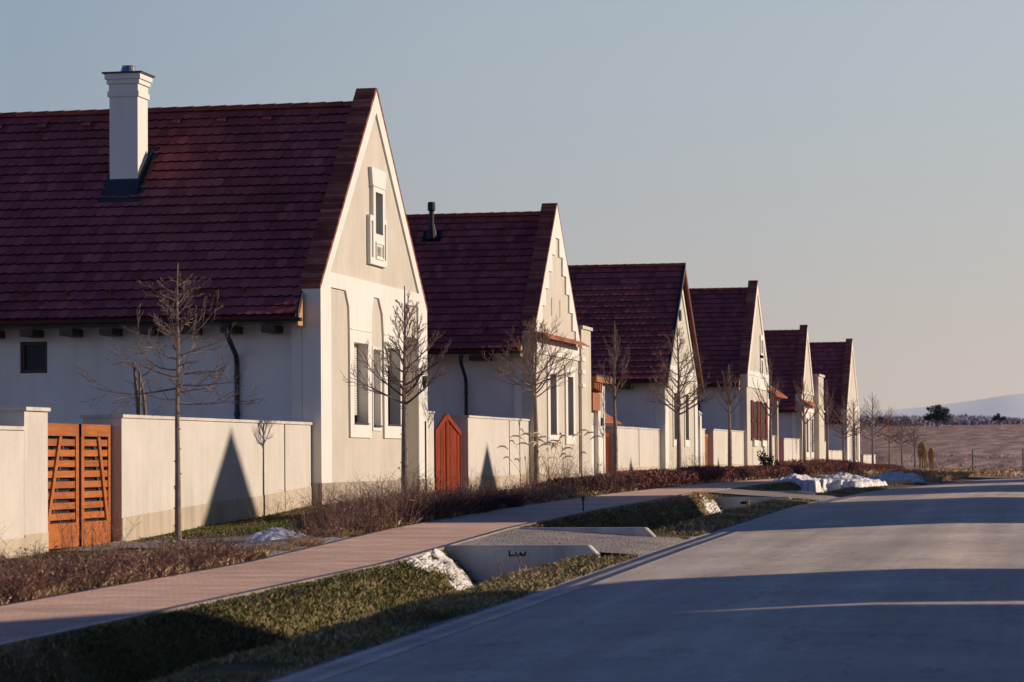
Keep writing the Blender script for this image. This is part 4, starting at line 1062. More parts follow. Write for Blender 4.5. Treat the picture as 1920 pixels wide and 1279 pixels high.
def stub_tree():
    t = thing('pruned_tree', 'pruned forked tree stump tied to a stake behind the long shadowed wall', 'tree', (-16.9, 50.5, .1))
    mb = MB(); x, y = -17.0, 50.5
    mb.tube([(x+.12,y,0), (x+.06,y,1.2), (x-.02,y,2.2), (x-.10,y,3.05)], [.05,.045,.04,.022], 8)
    mb.tube([(x+.2,y+.05,0), (x+.16,y,1.6), (x+.10,y,2.4), (x+.02,y-.02,2.85), (x-.06,y,2.98)], [.04,.04,.032,.02,.008], 7)
    for z, a in ((2.75,.4), (2.5,2.2), (2.9,3.4), (2.2,1.0)):
        mb.tube([(x,y,z), (x+.18*cos(a),y+.05,z+.1), (x+.32*cos(a),y+.05,z+.26)], [.016,.01,.004], 5)
    mb.build('trunk', M['bark'], t)
    mb = MB(); mb.tube([(x+.06,y-.06,0), (x+.04,y-.06,2.85)], .022, 7); mb.build('stake', M['bark'], t)
stub_tree()

# ------------------------------------------------------------------ shrubs, hedges, dry plants
def shrub_mesh(seed, hgt, wid, n, mat, leafy=0.0, arch=.5, tw=.0045):
    rs = random.Random(seed); mb = MB()
    for i in range(n):
        a = rs.uniform(0, 2*pi); rr = wid*.32*math.sqrt(rs.random()); b = Vector((cos(a)*rr, sin(a)*rr, -.03))
        out = rs.uniform(0, 1)**1.2; a2 = a + rs.uniform(-.9,.9); H = hgt*rs.uniform(.45,1.05)
        dr = Vector((cos(a2), sin(a2), 0))*out*wid*.55
        pts = [b]; m = 4
        for k in range(1, m+1):
            f = k/m; pts.append(b + dr*(f**1.5) + Vector((rs.uniform(-.03,.03), rs.uniform(-.03,.03), H*(f - arch*.35*out*f*f))))
        r = min(1, max(0, rs.gauss(.4,.28)))
        mb.tube(pts, [tw, tw*.9, tw*.75, tw*.55, tw*.3], 3, r, cap=False)
        for s in range(3):
            k = rs.randint(1, 3); q = pts[k].lerp(pts[k+1], rs.random()); v = Vector((rs.uniform(-1,1), rs.uniform(-1,1), rs.uniform(.1,1.1)))*hgt*.22
            mb.tube([q, q+v*.6, q+v+Vector((0,0,-.02))], [tw*.6, tw*.5, tw*.25], 3, r, cap=False)
        if leafy:
            for s in range(int(leafy)):
                k = rs.randint(0, 3); q = pts[k].lerp(pts[k+1], rs.random()) + Vector((rs.uniform(-.07,.07), rs.uniform(-.07,.07), rs.uniform(-.05,.05)))
                u = Vector((rs.uniform(-1,1), rs.uniform(-1,1), rs.uniform(-1,1))).normalized()*.022; w_ = u.cross(Vector((rs.uniform(-1,1), rs.uniform(-1,1), rs.uniform(-1,1)))).normalized()*.013
                mb.add([q-u, q+w_, q+u, q-w_], [(0,1,2,3)], min(1, max(0, rs.gauss(.5,.25))))
    return mb
SH = []
def proto(name, mb, mat):
    me_o = mb.build(name, M[mat], recalc=False); me = me_o.data; bpy.data.objects.remove(me_o); return me
shr = [proto('dry_shrub', shrub_mesh(40+i, .42+.06*(i % 3), .9, 70, 'dry', leafy=2), 'dry') for i in range(5)]
tall = [proto('tall_dry_shrub', shrub_mesh(60+i, 1.0+.12*i, 1.15, 42, 'dry', leafy=1, arch=.9), 'dry') for i in range(3)]
thin = [proto('wispy_dry_plant', shrub_mesh(70+i, 1.15, .8, 16, 'dry', arch=.9, tw=.004), 'dry') for i in range(3)]
darkm = [proto('dark_shrub', shrub_mesh(80+i, .6, .95, 110, 'drydark', leafy=5), 'drydark') for i in range(2)]
gtuft = [proto('straw_tuft', shrub_mesh(90+i, .22, .42, 70, 'straw', arch=1.2, tw=.004), 'straw') for i in range(3)]
def place(name, me, x, y, label, cat, group, s=1.0, rz=None, sz=1.0):
    o = bpy.data.objects.new(name, me); COL.objects.link(o)
    o.location = (x, y, gz(x, y)); o.rotation_euler = (0, 0, rng.uniform(0, 6.28) if rz is None else rz); o.scale = (s, s, s*sz)
    return tag(o, label, cat, group)
rng = random.Random(101)
y = 16.5
while y < 31.4:          # belt along the pavement before the slatted gate
    for x in (-9.55, -10.0, -10.5, -11.0):
        if x < -10.2 and y > 30: continue
        place('dry_shrub', rng.choice(shr), x+rng.uniform(-.2,.2), y+rng.uniform(-.3,.3), 'dry brown shrub in the belt along the pavement below the slatted double gate', 'shrub', 'dry shrubs below the slatted double gate', rng.uniform(.6,1.0))
    y += .62
for x, yy in ((-12.2,30.2), (-12.6,31.8), (-12.1,34.9), (-13.6,37.6), (-11.8,29), (-13.0,36.6), (-13.9,47.6), (-14.3,50.2), (-14.5,53.5), (-14.4,54.6)):
    place('wispy_dry_plant', rng.choice(thin), x, yy, 'wispy dry stalks standing before the slatted gate and the wall beside it', 'plant', 'wispy stalks near the slatted gate', rng.uniform(.55,.9) if yy < 40 else .5)
y = 36.3
while y < 45.5:          # tall brush by the pavement in front of the nearest house
    for x in (-9.5, -9.85, -10.3, -10.8):
        if x < -.2614*(.981*y+1.83) + .12: continue
        place('tall_dry_shrub', rng.choice(tall), x+rng.uniform(-.25,.25), y+rng.uniform(-.3,.3), 'tall tangled dry brush beside the pavement in front of the nearest house', 'shrub', 'tall dry brush before the nearest house', rng.uniform(.55,.85) * (1 if y < 41.5 else .75))
    for x in (-9.45, -10.1):
        if x < -.2614*(.981*y+1.83) + .1: continue
        place('dry_shrub', rng.choice(shr), x+rng.uniform(-.15,.15), y+rng.uniform(-.3,.3), 'low dry shrub at the foot of the tall brush before the nearest house', 'shrub', 'low dry shrubs before the nearest house', rng.uniform(.6,.9))
    y += .8
y = 40.4
while y < 47.5:
    for x in (-9.5, -10.1, -10.8):
        place('dark_shrub', rng.choice(darkm), x+rng.uniform(-.2,.2), y+rng.uniform(-.3,.3), 'dark dense shrub by the trunk of the round-crowned tree', 'shrub', 'dark shrubs before the nearest house', rng.uniform(.55,.85))
    y += .85
y = 47.0
while y < 61:
    for x in (-9.5, -10.1, -10.8):
        place('dry_shrub', rng.choice(shr+tall[:1]), x+rng.uniform(-.2,.2), y+rng.uniform(-.3,.3), 'reddish dry shrub in the row before the second house and its wall', 'shrub', 'dry shrubs before the second house', rng.uniform(.5,.85))
    y += .95
for x, yy in ((-13.2,74), (-12.9,70), (-13.4,72.6), (-12.8,76), (-12.4,68.5), (-12.8,96), (-13,98.5), (-13,100.5), (-12.9,94.2)):
    place('wispy_dry_plant', rng.choice(thin), x, yy, 'wispy dry stalks before the walls beside the second and third houses', 'plant', 'wispy stalks near the second house', rng.uniform(.8,1.1))
for k in range(60):
    yy = rng.uniform(19, 50); place('straw_tuft', rng.choice(gtuft), -9.32 - rng.random()*.25, yy, 'pale dry grass tuft at the edge of the pavement', 'grass tuft', 'dry grass tufts along the pavement', rng.uniform(.4,.9))

def reeds():
    for i, (x, y) in enumerate(((-12.3,64.2), (-12.2,66.6), (-12.3,69.2))):
        rs = random.Random(200+i)
        t = thing('reed_clump', 'pale feathery reed clump before the second house, %s of three' % ('nearest', 'middle', 'farthest')[i], 'plant', (x, y, gz(x, y)), 'feathery reed clumps')
        mb = MB(); z0 = gz(x, y)
        for k in range(26):
            a = rs.uniform(0, 2*pi); o = rs.uniform(.1,.7); H = rs.uniform(.8,1.5)
            pts = [Vector((x, y, z0))]
            for j in range(1, 6):
                f = j/5; pts.append(Vector((x + cos(a)*o*f**1.8, y + sin(a)*o*f**1.8, z0 + H*(f-.18*o*f*f))))
            mb.tube(pts, [.004,.004,.0035,.003,.002,.002], 3, rs.random(), cap=False)
            if k % 2 == 0:
                p = pts[-1]; d = Vector((cos(a), sin(a), .25))
                q = [p, p+d*.1+Vector((0,0,.05)), p+d*.22+Vector((0,0,.03)), p+d*.33+Vector((0,0,-.05))]
                pm = MB(); pm.tube(q, [.008,.022,.018,.004], 5, rs.random()); pm.build('plume', M['plume'], t)
        mb.build('stalks', M['straw'], t)
reeds()

def hedge(label, xa, xb, ya, yb, ht, seed, mat='hedge', name='hedge'):
    rs = random.Random(seed); mb = MB(); xc, yc = (xa+xb)/2, (ya+yb)/2; z0 = gz(xc, yc)
    n = int(900*(yb-ya)**.8*(xb-xa))
    n = min(n, 9000)
    for i in range(n):
        fx_, fy = rs.uniform(-1,1), rs.uniform(-1,1); top = ht*(1-.25*abs(fx_)**3-.12*abs(fy)**6)*(1+.14*noise.noise(Vector((fy*(yb-ya)*.7, fx_, seed))))
        z = top*(rs.random()**.55); x = xc + fx_*(xb-xa)/2; y = yc + fy*(yb-ya)/2; p = Vector((x, y, gz(x, y) + z))
        u = Vector((rs.uniform(-1,1), rs.uniform(-1,1), rs.uniform(-.2,1.3))).normalized()*rs.uniform(.03,.075); w_ = u.cross(Vector((rs.uniform(-1,1), rs.uniform(-1,1), rs.uniform(-1,1)))).normalized()*.014
        mb.add([p-u, p+w_, p+u, p-w_], [(0,1,2,3)], min(1, max(0, rs.gauss(.45,.25)+(z/ht-.6)*.35)))
    for i in range(int((yb-ya)*14)):
        x = rs.uniform(xa, xb); y = rs.uniform(ya, yb); z = gz(x, y); v = Vector((rs.uniform(-.3,.3), rs.uniform(-.3,.3), 1))*ht*rs.uniform(.7,1.15)
        mb.tube([(x,y,z-.05), Vector((x,y,z))+v*.5, Vector((x,y,z))+v], [.008,.006,.003], 3, rs.random(), cap=False)
    o = mb.build(name, M[mat], recalc=False, loc=(xc, yc, z0)); return tag(o, label, 'hedge', 'winter hedges along the pavement')
hedge('low dark hedge before the wall of the canopied gate', -10.7, -9.35, 56.5, 62.5, .36, 300, 'drydark')
hedge('reddish clipped hedge before the third house', -10.7, -9.35, 62.6, 70.6, .42, 301)
hedge('small reddish hedge before the orange gate past the third house', -10.6, -9.4, 71.6, 74.2, .36, 302)
hedge('reddish hedge at the foot of the leaning tree', -10.7, -9.35, 75.2, 80.4, .46, 303)
hedge('dark hedge in the gap before the fourth house', -10.8, -9.35, 80.5, 85, .42, 304, 'drydark')
hedge('long reddish hedge before the fourth and fifth houses', -10.7, -9.35, 85.2, 104.5, .42, 305)
hedge('tall squared wine-red hedge before the sixth house', -11.2, -9.4, 105.5, 137, .6, 306)
hedge('low reddish hedge past the last wall', -11.0, -9.4, 140, 164, .45, 307)
def small_evergreen():
    x, y = -9.9, 95.5; rs = random.Random(5); t = thing('evergreen_shrub', 'small dark evergreen shrub standing out of the long reddish hedge', 'shrub', (x, y, gz(x, y)))
    mb = MB(); st = MB(); z0 = gz(x, y)
    for k in range(9):
        a = rs.uniform(0, 2*pi); e = rs.uniform(.6,1.3); ln = rs.uniform(.6,1.1); d = Vector((cos(a)*cos(e), sin(a)*cos(e), sin(e)))
        b = Vector((x, y, z0)); st.tube([b, b+d*ln*.5, b+d*ln], [.02,.014,.006], 5)
        for i in range(50):
            q = b + d*ln*rs.uniform(.35,1.05) + Vector((rs.uniform(-.1,.1), rs.uniform(-.1,.1), rs.uniform(-.1,.1)))
            u = Vector((rs.uniform(-1,1), rs.uniform(-1,1), rs.uniform(-1,1))).normalized()*.06; w_ = u.cross(Vector((.3,.5,rs.random()))).normalized()*.03
            mb.add([q-u, q+w_, q+u, q-w_], [(0,1,2,3)], rs.random())
    st.build('stems', M['bark'], t); mb.build('foliage', M['ever'], t, recalc=False)
small_evergreen()

# grass blades: stuff
def blades(name, label, mat, zones, seed, hmin, hmax, wmul=1.0, lean=.6):
    rg = np.random.default_rng(seed); V = []; F = []; R = []
    for (xa, xb, ya, yb, n) in zones:
        X = rg.uniform(xa, xb, n); Y = rg.uniform(ya, yb, n); H = rg.uniform(hmin, hmax, n); A = rg.uniform(0, 2*pi, n); LX = rg.normal(0, lean, n); LY = rg.normal(0, lean, n); RR = rg.normal(.45, .25, n)
        for x, y, h, a, lx, ly, r in zip(X, Y, H, A, LX, LY, RR):
            if any(p <= y <= q for p, q in DRIVES) and x > -7.5: continue
            if -15.2 < x < -9.2 and (68.8 < y < 71.3 or abs(y - 34.0 - 8.6*max(0, (-9.2-x)/6)**.8) < 1.85): continue
            pn = noise.noise(Vector((x*.8, y*.5, seed)))
            if pn < -.28: continue
            z = gz(x, y)-.005; w = (.005+.006*h/hmax)*wmul; dx, dy = cos(a)*w, sin(a)*w; h2 = h*(1+.5*pn); o = len(V)
            V += [(x-dx, y-dy, z), (x+dx, y+dy, z), (x+lx*h2*.4+dx*.6, y+ly*h2*.4+dy*.6, z+h2*.62), (x+lx*h2, y+ly*h2, z+h2*.95)]
            F.append((o, o+1, o+2)); F.append((o, o+2, o+3)); rr = min(1, max(0, r+pn*.35)); R += [rr, rr]
    mb = MB(); mb.v = V; mb.f = F; mb.r = R
    o = mb.build(name, M[mat], recalc=False); return tag(o, label, 'grass', kind='stuff')
blades('grass', 'short winter grass on the banks of the roadside ditch', 'grass', [(-7.48,-5.1,12,33.7,52000), (-7.48,-5.1,38.4,58.5,36000), (-7.48,-5.1,63.7,92,16000)], 1, .02, .06)
blades('grass', 'green turf on the pavement side of the first ditch bank', 'lawn', [(-7.48,-7.0,20,33.7,14000), (-7.5,-6.9,38.4,46,4000)], 2, .02, .045)
blades('grass', 'mixed lawn between the pavement and the garden walls', 'lawn', [(-15.1,-9.3,34,58,42000), (-15.1,-9.3,58,80,10000)], 3, .02, .06)
blades('grass', 'straw coloured grass under the shrubs along the pavement', 'straw', [(-11.8,-9.25,18,60,26000), (-12.5,-9.25,60,118,12000)], 4, .03, .12, 1.1)
blades('grass', 'long dead grass blades scattered over the ditch banks', 'straw', [(-7.3,-5.1,25,33.6,1700), (-7.3,-5.1,38.5,58.4,2600), (-7.45,-6.8,50,58.4,2600)], 8, .04, .09, .4)
blades('grass', 'dry grass on the verge beyond the bend of the road', 'straw', [(-12,2,142,200,16000), (-7.5,-4.6,97,142,9000)], 6, .06, .28, 2.0)

# ------------------------------------------------------------------ snow
def dry_z(x, y):
    q = min(1, max(0, (x+7.5)/(xe(y)+7.5))); return max(gz(x, y), (zs(y)*(1-q) + zr(y)*q - .02) if x > -7.5 else -9)
def snow(label, cx, cy, lx, ly, ht, seed, rot=0.0, rough=1.0, res=56, base=None, ragged=.45):
    base = base or gz
    mb = MB(); n = res; z0 = gz(cx, cy); idx = {}
    for j in range(n+1):
        for i in range(n+1):
            u, v = 2*i/n-1, 2*j/n-1; rr = math.hypot(u, v)
            x = cx + (u*lx*cos(rot) - v*ly*sin(rot)); y = cy + (u*lx*sin(rot) + v*ly*cos(rot))
            ed = 1 - rr*1.15 + ragged*noise.fractal(Vector((u*1.8, v*1.8, seed*2.3)), 1.0, 2.0, 4)
            if rr > .98: ed = min(ed, -.02)
            if ed < -.10: continue
            e = max(0, min(1, ed))
            lump = abs(noise.fractal(Vector((x*2.1, y*1.1, seed)), 1.2, 2.0, 4))
            clod = noise.cell(Vector((x*5.5, y*3.2, seed)))*.10*rough*ht
            h = ht*(e**.6)*(.68+.8*rough*lump) + clod*min(1, e*3) + .02*rough*noise.noise(Vector((x*14, y*9, seed)))*min(1, e*6)
            g = gz(x, y); z = (base(x, y) if e > .12 else g + (base(x, y)-g)*e/.12) + h - (.03 if ed < .02 else 0)
            idx[(i, j)] = len(mb.v); mb.v.append((x, y, z))
    for j in range(n):
        for i in range(n):
            q = [(i,j), (i+1,j), (i+1,j+1), (i,j+1)]
            if all(k in idx for k in q): mb.f.append(tuple(idx[k] for k in q)); mb.r.append(.5)
    o = mb.build('snow_heap', M['snow'], smooth=True, recalc=False, loc=(cx, cy, z0)); return tag(o, label, 'snow', 'melting snow heaps')
snow('rounded snow heap on the lawn before the nearest house', -10.6, 37.2, .42, .6, .24, 1, rough=.45, ragged=.25)
snow('thin flat snow scrap beside the rounded heap, behind the tall tree', -11.55, 36.4, .34, .45, .06, 2)
snow('snow spilling down the ditch bank onto the large headwall', -7.22, 33.1, .30, .62, .09, 3, rot=.3, rough=.8, ragged=.6)
snow('ragged snow lying along the top of the ditch bank left of the large headwall', -7.36, 32.3, .17, 1.0, .06, 23, rough=.9, ragged=.7)
snow('ragged snow scrap low in the ditch at the foot of the large headwall', -6.86, 32.7, .26, .62, .06, 13, rot=-.3, rough=.8, ragged=.7)
snow('thin snow patch in the ditch at the second culvert', -7.0, 57.2, .5, 1.2, .05, 4, rough=.9, ragged=.75)
snow('long lumpy snow heap at the roadside bend, largest of all', -6.75, 88, 1.25, 4.6, .24, 5, rough=1.2, res=90, base=dry_z)
snow('low near end of the roadside snow bank, over the driveway', -7.55, 79.5, .75, 3.0, .17, 6, rough=1.6, base=dry_z)
snow('far low tail of the roadside snow bank', -5.9, 99, 1.1, 6, .22, 7, rough=1.4, base=dry_z)
snow('low snow strip along the third house, behind the clipped hedge', -12.0, 84, .5, 3.5, .4, 8, rough=.6)
snow('broken snow scraps on the verge by the fence', -2.6, 151, 1.6, 3, .14, 9, rough=1.6)

# ------------------------------------------------------------------ far verge and field
def fence():
    t = thing('wire_fence', 'thin wire fence on green posts along the far verge', 'fence', (-1, 160, 0))
    pts = [(-8.4,153), (-5.45,160), (-2.7,160.5), (.4,162), (3.5,164)]
    for x, y in pts[1:]:
        mb = MB(); z = gz(x, y); mb.tube([(x,y,z-.2), (x,y,1.52)], .035, 8); mb.build('post', M['greenpost'], t)
    mb = MB()
    for (xa, ya), (xb, yb) in zip(pts[1:-1], pts[2:]):
        za, zb = gz(xa, ya), gz(xb, yb)
        for k in range(6):
            mb.tube([(xa,ya,za+.15+k*.25), (xb,yb,zb+.15+k*.25)], .0025, 3, cap=False)
    mb.build('wire', M['greenpost'], t)
fence()

def straw_figure(label, x, y, ht, wid, seed, legs):
    rs = random.Random(seed); t = thing('straw_figure', label, 'straw figure', (x, y, gz(x, y)), 'straw figures on the far verge'); z0 = gz(x, y)
    for (dx, dy) in legs:
        mb = MB()
        for k in range(9):
            a = rs.uniform(0, 2*pi); r = .028*math.sqrt(rs.random()); p = Vector((x+dx+cos(a)*r, y+dy+sin(a)*r, z0-.03)); q = Vector((x+dx*.6+cos(a)*r*1.3, y+dy*.6+sin(a)*r, z0+ht*.55))
            mb.tube([p, p.lerp(q,.5)+Vector((rs.uniform(-.02,.02),0,0)), q], [.011,.013,.011], 4, rs.random(), cap=False)
        mb.build('leg', M['straw'], t)
    mb = MB()
    for k in range(520):     # shaggy body hanging from the top
        a = rs.uniform(0, 2*pi); e = rs.uniform(-.2,1.4); top = Vector((x + cos(a)*cos(e)*wid*.36, y + sin(a)*cos(e)*wid*.36, z0 + ht*.84 + sin(e)*ht*.15))
        out = Vector((cos(a), sin(a), 0)); ln = ht*rs.uniform(.1,.28) if rs.random() < .7 else ht*rs.uniform(.25,.45)
        mid = top + out*wid*.12 - Vector((0,0,ln*.4)); low = top + out*wid*rs.uniform(-.05,.1) - Vector((0,0,ln))
        mb.tube([top, mid, low], [.014,.016,.006], 4, rs.random(), cap=False)
    mb.build('straw_body', M['straw'], t)
    mb = MB(); mb.tube([(x,y,z0+ht*.5), (x,y,z0+ht*.72), (x,y,z0+ht*.9)], [.04,wid*.2,wid*.28], 9); mb.build('core', M['straw'], t)
straw_figure('taller shaggy straw figure on thin legs at the far road bend', -7.7, 150, 1.68, .5, 1, ((-.17,0), (.0,.1), (.16,-.05), (.28,.12)))
straw_figure('shorter shaggy straw figure on thin legs at the far road bend', -7.25, 150.6, 1.36, .36, 2, ((-.1,0), (.1,.08), (.02,-.1)))

for i, (x, y) in enumerate(((-6.62,33.35), (-6.36,33.4))):
    rs = random.Random(400+i); mb = MB(); z = gz(x, y)
    top = Vector((x-.20, y+.1, .10 if i == 0 else .12)); b0 = Vector((x, y, z-.03)); mid = b0.lerp(top, .5) + Vector((.03,0,.02))
    mb.tube([b0, mid, top], [.009,.008,.004], 5, .5)
    for k in range(5):
        q = b0.lerp(top, rs.uniform(.5,1)); mb.tube([q, q+Vector((rs.uniform(-.05,.05), 0, rs.uniform(.0,.06)))], [.006,.003], 4, rs.random())
    tag(mb.build('dry_stalk', M['dry'], loc=(x, y, z)), ('thicker dry weed stalk leaning across the large headwall', 'thinner dry weed stalk leaning near the blue mark on the large headwall')[i], 'plant')
mb = MB(); mb.box(-6.50, -6.45, 57.6, 57.65, gz(-6.47,57.6)-.1, .33); tag(mb.build('marker_stake', M['endgrain'], loc=(-6.47,57.6,.1)), 'short pale wooden stake in front of the second culvert headwall', 'stake')
def stake():
    x, y = -7.62, 44.5; mb = MB(); z = gz(x, y); mb.tube([(x,y,z-.05), (x,y,z+.22)], .012, 6); mb.box(x-.02, x+.02, y-.02, y+.02, z+.22, z+.30)
    tag(mb.build('marker_stake', M['dark'], loc=(x, y, z)), 'thin dark marker stake at the pavement edge above the second ditch bank', 'stake')
stake()

def field_tree(label, x, y, blobs, seed, trunk=(.6, .16)):
    rs = random.Random(seed); z0 = gz(x, y); t = thing('field_tree', label, 'tree', (x, y, z0), 'evergreens out in the field'); mb = MB(); tr = MB()
    tr.tube([(x,y,z0-.1), (x+.05,y,z0+trunk[0]), (x,y,z0+trunk[0]+1.5)], [trunk[1]*1.3, trunk[1], trunk[1]*.5], 8)
    for (bx, bz, rx, rz_) in blobs:
        tr.tube([(x,y,z0+trunk[0]*.8), (x+bx*.6,y,z0+bz*.7), (x+bx,y,z0+bz)], [trunk[1]*.6, .07, .03], 5)
        for k in range(int(330*rx*rz_)+60):
            a = rs.uniform(0, 2*pi); e = math.asin(rs.uniform(-1,1)); r = rs.uniform(.45,1.08); q = Vector((x+bx+cos(a)*cos(e)*rx*r, y+sin(a)*cos(e)*rx*r, z0+bz+sin(e)*rz_*r))
            u = Vector((rs.uniform(-1,1), rs.uniform(-1,1), rs.uniform(-1,1))).normalized()*rs.uniform(.1,.22); w_ = u.cross(Vector((rs.uniform(-1,1), rs.uniform(-1,1), rs.uniform(-1,1)))).normalized()*.09
            mb.add([q-u, q+w_, q+u, q-w_], [(0,1,2,3)], rs.random())
    tr.build('trunk', M['bark'], t); mb.build('crown', M['ever'], t, recalc=False)
field_tree('largest dark evergreen tree out in the field', -27.5, 600, [(-.6,3.6,1.3,.9), (.9,3.2,1.4,1.0), (-1.5,2.2,1.3,.8), (1.6,2.0,1.2,.8), (0,2.4,1.6,1.1), (-2.2,1.9,.8,.5), (.1,4.2,.7,.6), (-2.0,3.9,.35,.3), (1.7,3.4,.8,.7)], 1, (.9,.2))
field_tree('small dark evergreen with a flat top at the right of the field', -14.7, 600, [(-.7,1.9,.7,.5), (.5,1.5,.9,.4), (-.3,2.3,.4,.4), (-1.1,1.4,.5,.3), (.9,1.7,.5,.35)], 2, (.7,.12))
field_tree('dark low bush left in the field, seen past the last trees', -38.5, 600, [(-.9,1.6,1.1,.8), (.5,1.2,1.2,.7), (1.5,.9,.8,.5)], 3, (.3,.12))

def woods():
    rs = random.Random(77); mb = MB()
    for i in range(9000):
        x = rs.uniform(-150, 90); y = 640 + rs.uniform(0, 45); H = (1.7 + 1.3*noise.noise(Vector((x*.05, 0, 0))) + .6*rs.random())
        if x < -30: H += 1.6*sstep(-30,-60,x)
        z0 = gz(x, y)-.2; p = Vector((x, y, z0))
        for k in range(4):
            q = p + Vector((rs.uniform(-.5,.5), rs.uniform(-.5,.5), H*rs.uniform(.25,1)))
            u = Vector((rs.uniform(-1,1), 0, rs.uniform(.2,1))).normalized()*rs.uniform(.3,.8); w_ = Vector((rs.uniform(.1,.4), rs.uniform(-.6,.6), 0))*.5
            mb.add([q-u, q+w_, q+u, q-w_], [(0,1,2,3)], rs.random())
    tag(mb.build('far_woods', M['woods'], recalc=False), 'hazy grey-brown belt of leafless woods along the edge of the field', 'woods', kind='stuff')
woods()

def dry_field():
    rg = np.random.default_rng(5); V = []; F = []; R = []; n = 6000
    Y = 165 + 130*rg.random(n)**1.4; X = rg.uniform(-1, 1, n)
    for y, u, h, r, a in zip(Y, X, rg.uniform(.05,.2,n), rg.random(n), rg.uniform(-.4,.4,n)):
        x = -.085*y*.5 + u*(10+.08*y) - 2
        if x < -11 and y < 236: continue
        if xe(y)-.6 < x < xe(y)+7 and y < 240: continue
        w = .02 + .00022*y; z = gz(x, y)-.03; o = len(V); h *= .55+.001*y
        cw = rng.uniform(-1.2,1.2); V += [(x-w, y-cw*w, z), (x+w, y+cw*w, z), (x+a*h+w*.5, y+cw*w*.5, z+h), (x+a*h-w*.5, y-cw*w*.5, z+h*.9)]; F.append((o,o+1,o+2,o+3)); R.append(r)
    mb = MB(); mb.v = V; mb.f = F; mb.r = R
    tag(mb.build('field_grass', M['fieldgrass'], recalc=False), 'tall dead grass and weeds covering the open field', 'grass', kind='stuff')
M['fieldgrass'] = rndmat('dead field grass', [(0.30,0.21,0.18), (0.40,0.285,0.23), (0.52,0.38,0.29)], rough=1.0, noise_scale=.08, noise_amt=.35)
dry_field()

# ------------------------------------------------------------------ across the street (out of the frame, casting the shadows that cross it)
def far_side():
    spots = [(60.0, 10.9), (83.3, 10.7), (108.2, 10.3), (133.2, 10.3)]
    names = ['first', 'second', 'third', 'fourth', 'fifth', 'sixth']
    for (yc, za), nm in zip(spots, names):
        z0 = .6; hw = 2.2; zc = za - hw*.95
        t = thing('house', 'gabled house on the right side of the street, %s from the camera' % nm, 'house', (13, yc, z0), 'houses on the right side of the street')
        mb = MB(); mb.prism([(yc-hw,z0-1), (yc+hw,z0-1), (yc+hw,zc), (yc,za), (yc-hw,zc)], [rect(yc-1.5,yc-.5,1.9,3.6), rect(yc+.5,yc+1.5,1.9,3.6)], fac, 13, 13.4); mb.box(13.4, 26, yc-hw+.1, yc+hw-.1, z0-1, zc); mb.build('wall', M['beige'], t)
        mb = MB(); 
        for s in (-1, 1):
            q = [(yc+s*(hw+.3), zc-.45), (yc, za-.1)]
            mb.add([(13.3,q[0][0],q[0][1]), (13.3,q[1][0],q[1][1]), (26.3,q[1][0],q[1][1]), (26.3,q[0][0],q[0][1]), (13.3,q[0][0],q[0][1]-.12), (13.3,q[1][0],q[1][1]-.12), (26.3,q[1][0],q[1][1]-.12), (26.3,q[0][0],q[0][1]-.12)], [(0,1,2,3), (7,6,5,4), (0,4,5,1), (3,2,6,7), (0,3,7,4)])
        mb.build('roof', M['tile'], t)
        for a in (yc-1.5, yc+.5):
            mb = MB(); mb.box(12.95, 12.995, a, a+1.0, 1.9, 3.6); mb.build('window', M['glass'], t)
        # made-up tall garage on the near side, added to widen the road shadow
        t = thing('blocker', 'tall made-up garage beside the %s house on the right side of the street' % nm, 'blocker', (9, yc-8, .4), 'added shadow blockers on the right side of the street')
        mb = MB(); mb.box(9, 12.8, yc-13.5, yc-4.0, -.6, 6.4); mb.build('wall', M['beige'], t)
        mb = MB(); mb.box(8.9, 12.85, yc-13.6, yc-3.95, 6.4, 6.5); mb.build('roof', M['gutter'], t)
        mb = MB(); mb.box(8.96, 9.0, yc-10.4, yc-6, .3, 2.7); mb.build('blocker_panel', M['blind'], t)
    # made-up screen beside the camera; slope and gap shape shadow and light streak
    mb = MB(); mb.prism([(4,-.8), (27.6,-.8), (27.6,5.56), (20,7.4), (4,7.6)], [], fac, 9, 9.3); tag(mb.build('shadow_screen', M['gwall'], loc=(9.1,15,0)), 'made-up sloping shadow screen on the right of the road, nearer part', 'wall')
    mb = MB(); mb.prism([(29.8,-.8), (33.1,-.8), (33.1,4.27), (27.62,5.55), (27.62,4.2)], [], fac, 9, 9.3); tag(mb.build('shadow_screen', M['gwall'], loc=(9.1,29,0)), 'short made-up shadow screen on the right of the road, past the narrow gap', 'wall')
far_side()

# ------------------------------------------------------------------ light
SUN_AZ, SUN_EL = 71.0, 17.0          # azimuth turned right from the street direction (+y), elevation
a, e = radians(SUN_AZ), radians(SUN_EL)
sd = Vector((sin(a)*cos(e), cos(a)*cos(e), sin(e)))
sun = bpy.data.lights.new('sun', 'SUN'); sun.energy = 5.0; sun.angle = radians(0.53); sun.color = (1.0, 0.83, 0.66)
so = bpy.data.objects.new('sun', sun); COL.objects.link(so); so.rotation_euler = sd.to_track_quat('Z', 'Y').to_euler()

W = bpy.data.worlds.new('World'); scene.world = W; W.use_nodes = True
nt = W.node_tree; bg = nt.nodes['Background']
sky = nt.nodes.new('ShaderNodeTexSky'); sky.sky_type = 'NISHITA'; sky.sun_disc = False
sky.sun_elevation = e; sky.sun_rotation = a; sky.altitude = 200; sky.air_density = 1.0; sky.dust_density = 1.5; sky.ozone_density = 3.0
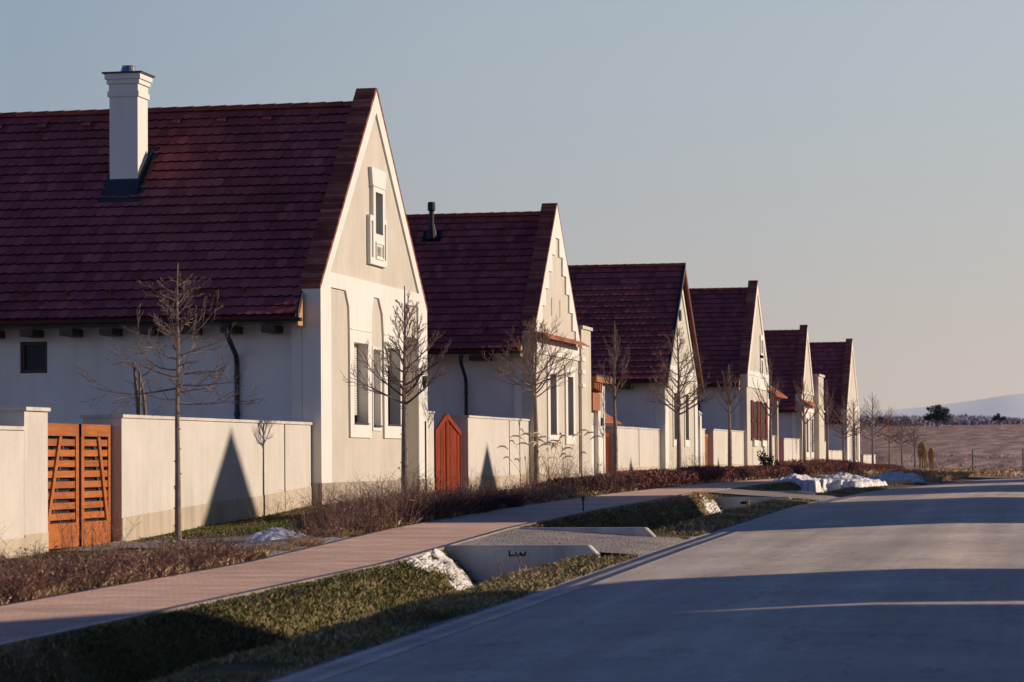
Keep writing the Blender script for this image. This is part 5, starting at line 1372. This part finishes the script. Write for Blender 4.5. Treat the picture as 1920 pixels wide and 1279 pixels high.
# hazy winter air: a pale veil that is warm and bright low down, greyer and bluer higher up
tc = nt.nodes.new('ShaderNodeTexCoord'); sx = nt.nodes.new('ShaderNodeSeparateXYZ'); L(nt, tc, 'Generated', sx, 'Vector')
up_ = ramp(nt, [(0.0, (6.2,5.35,4.85)), (0.05, (5.6,5.2,4.95)), (0.09, (5.1,5.2,5.3)), (0.13, (4.75,5.25,5.6)), (0.17, (4.5,5.15,5.75)), (0.25, (0.8,1.4,2.4)), (0.5, (0.10,0.42,1.4)), (1.0, (0.015,0.19,0.95))]); L(nt, sx, 'Z', up_, 'Fac')
dv = nt.nodes.new('ShaderNodeVectorMath'); dv.operation = 'DOT_PRODUCT'; L(nt, tc, 'Generated', dv, 0); dv.inputs[1].default_value = (sin(a), cos(a), 0)
sr = nt.nodes.new('ShaderNodeMapRange'); sr.inputs['From Min'].default_value = -0.35; sr.inputs['From Max'].default_value = 0.32; L(nt, dv, 'Value', sr, 'Value')
tn = ramp(nt, [(0.0, (1.6,1.7,2.25)), (0.25, (.95,1.05,1.3)), (0.47, (.66,.72,.81)), (0.7, (.86,.88,.91)), (1.0, (1.03,1.02,1.0))]); L(nt, sr, 'Result', tn, 'Fac')
v1 = mixc(nt, 'MULTIPLY', 1.0); L(nt, up_, 'Color', v1, 6); L(nt, tn, 'Color', v1, 7)
v2 = mixc(nt, 'MIX', 0.93); L(nt, sky, 'Color', v2, 6); L(nt, v1, 2, v2, 7)
L(nt, v2, 2, bg, 'Color'); bg.inputs['Strength'].default_value = 0.10

# ------------------------------------------------------------------ camera
YAW, PITCH, ROLL = radians(11.121459), radians(2.371924), 0.008
R = Matrix.Rotation(YAW, 3, 'Z') @ Matrix.Rotation(PITCH, 3, 'X')
fwd = R @ Vector((0,1,0)); rt = R @ Vector((1,0,0)); up = R @ Vector((0,0,1))
r2 = rt*cos(ROLL) - up*sin(ROLL); u2 = rt*sin(ROLL) + up*cos(ROLL)
cam = bpy.data.cameras.new('camera'); cam.sensor_width = 36; cam.lens = 100.0; cam.clip_end = 12000; cam.clip_start = .1
cam.dof.use_dof = True; cam.dof.focus_distance = 62; cam.dof.aperture_fstop = 4.0
co = bpy.data.objects.new('camera', cam); COL.objects.link(co)
m = Matrix((r2, u2, -fwd)).transposed().to_4x4(); m.translation = Vector((0,0,1.2)); co.matrix_world = m
scene.camera = co

scene.render.engine = 'CYCLES'
scene.cycles.use_denoising = True
scene.cycles.max_bounces = 6
scene.view_settings.view_transform = 'Standard'; scene.view_settings.look = 'None'; scene.view_settings.exposure = 0
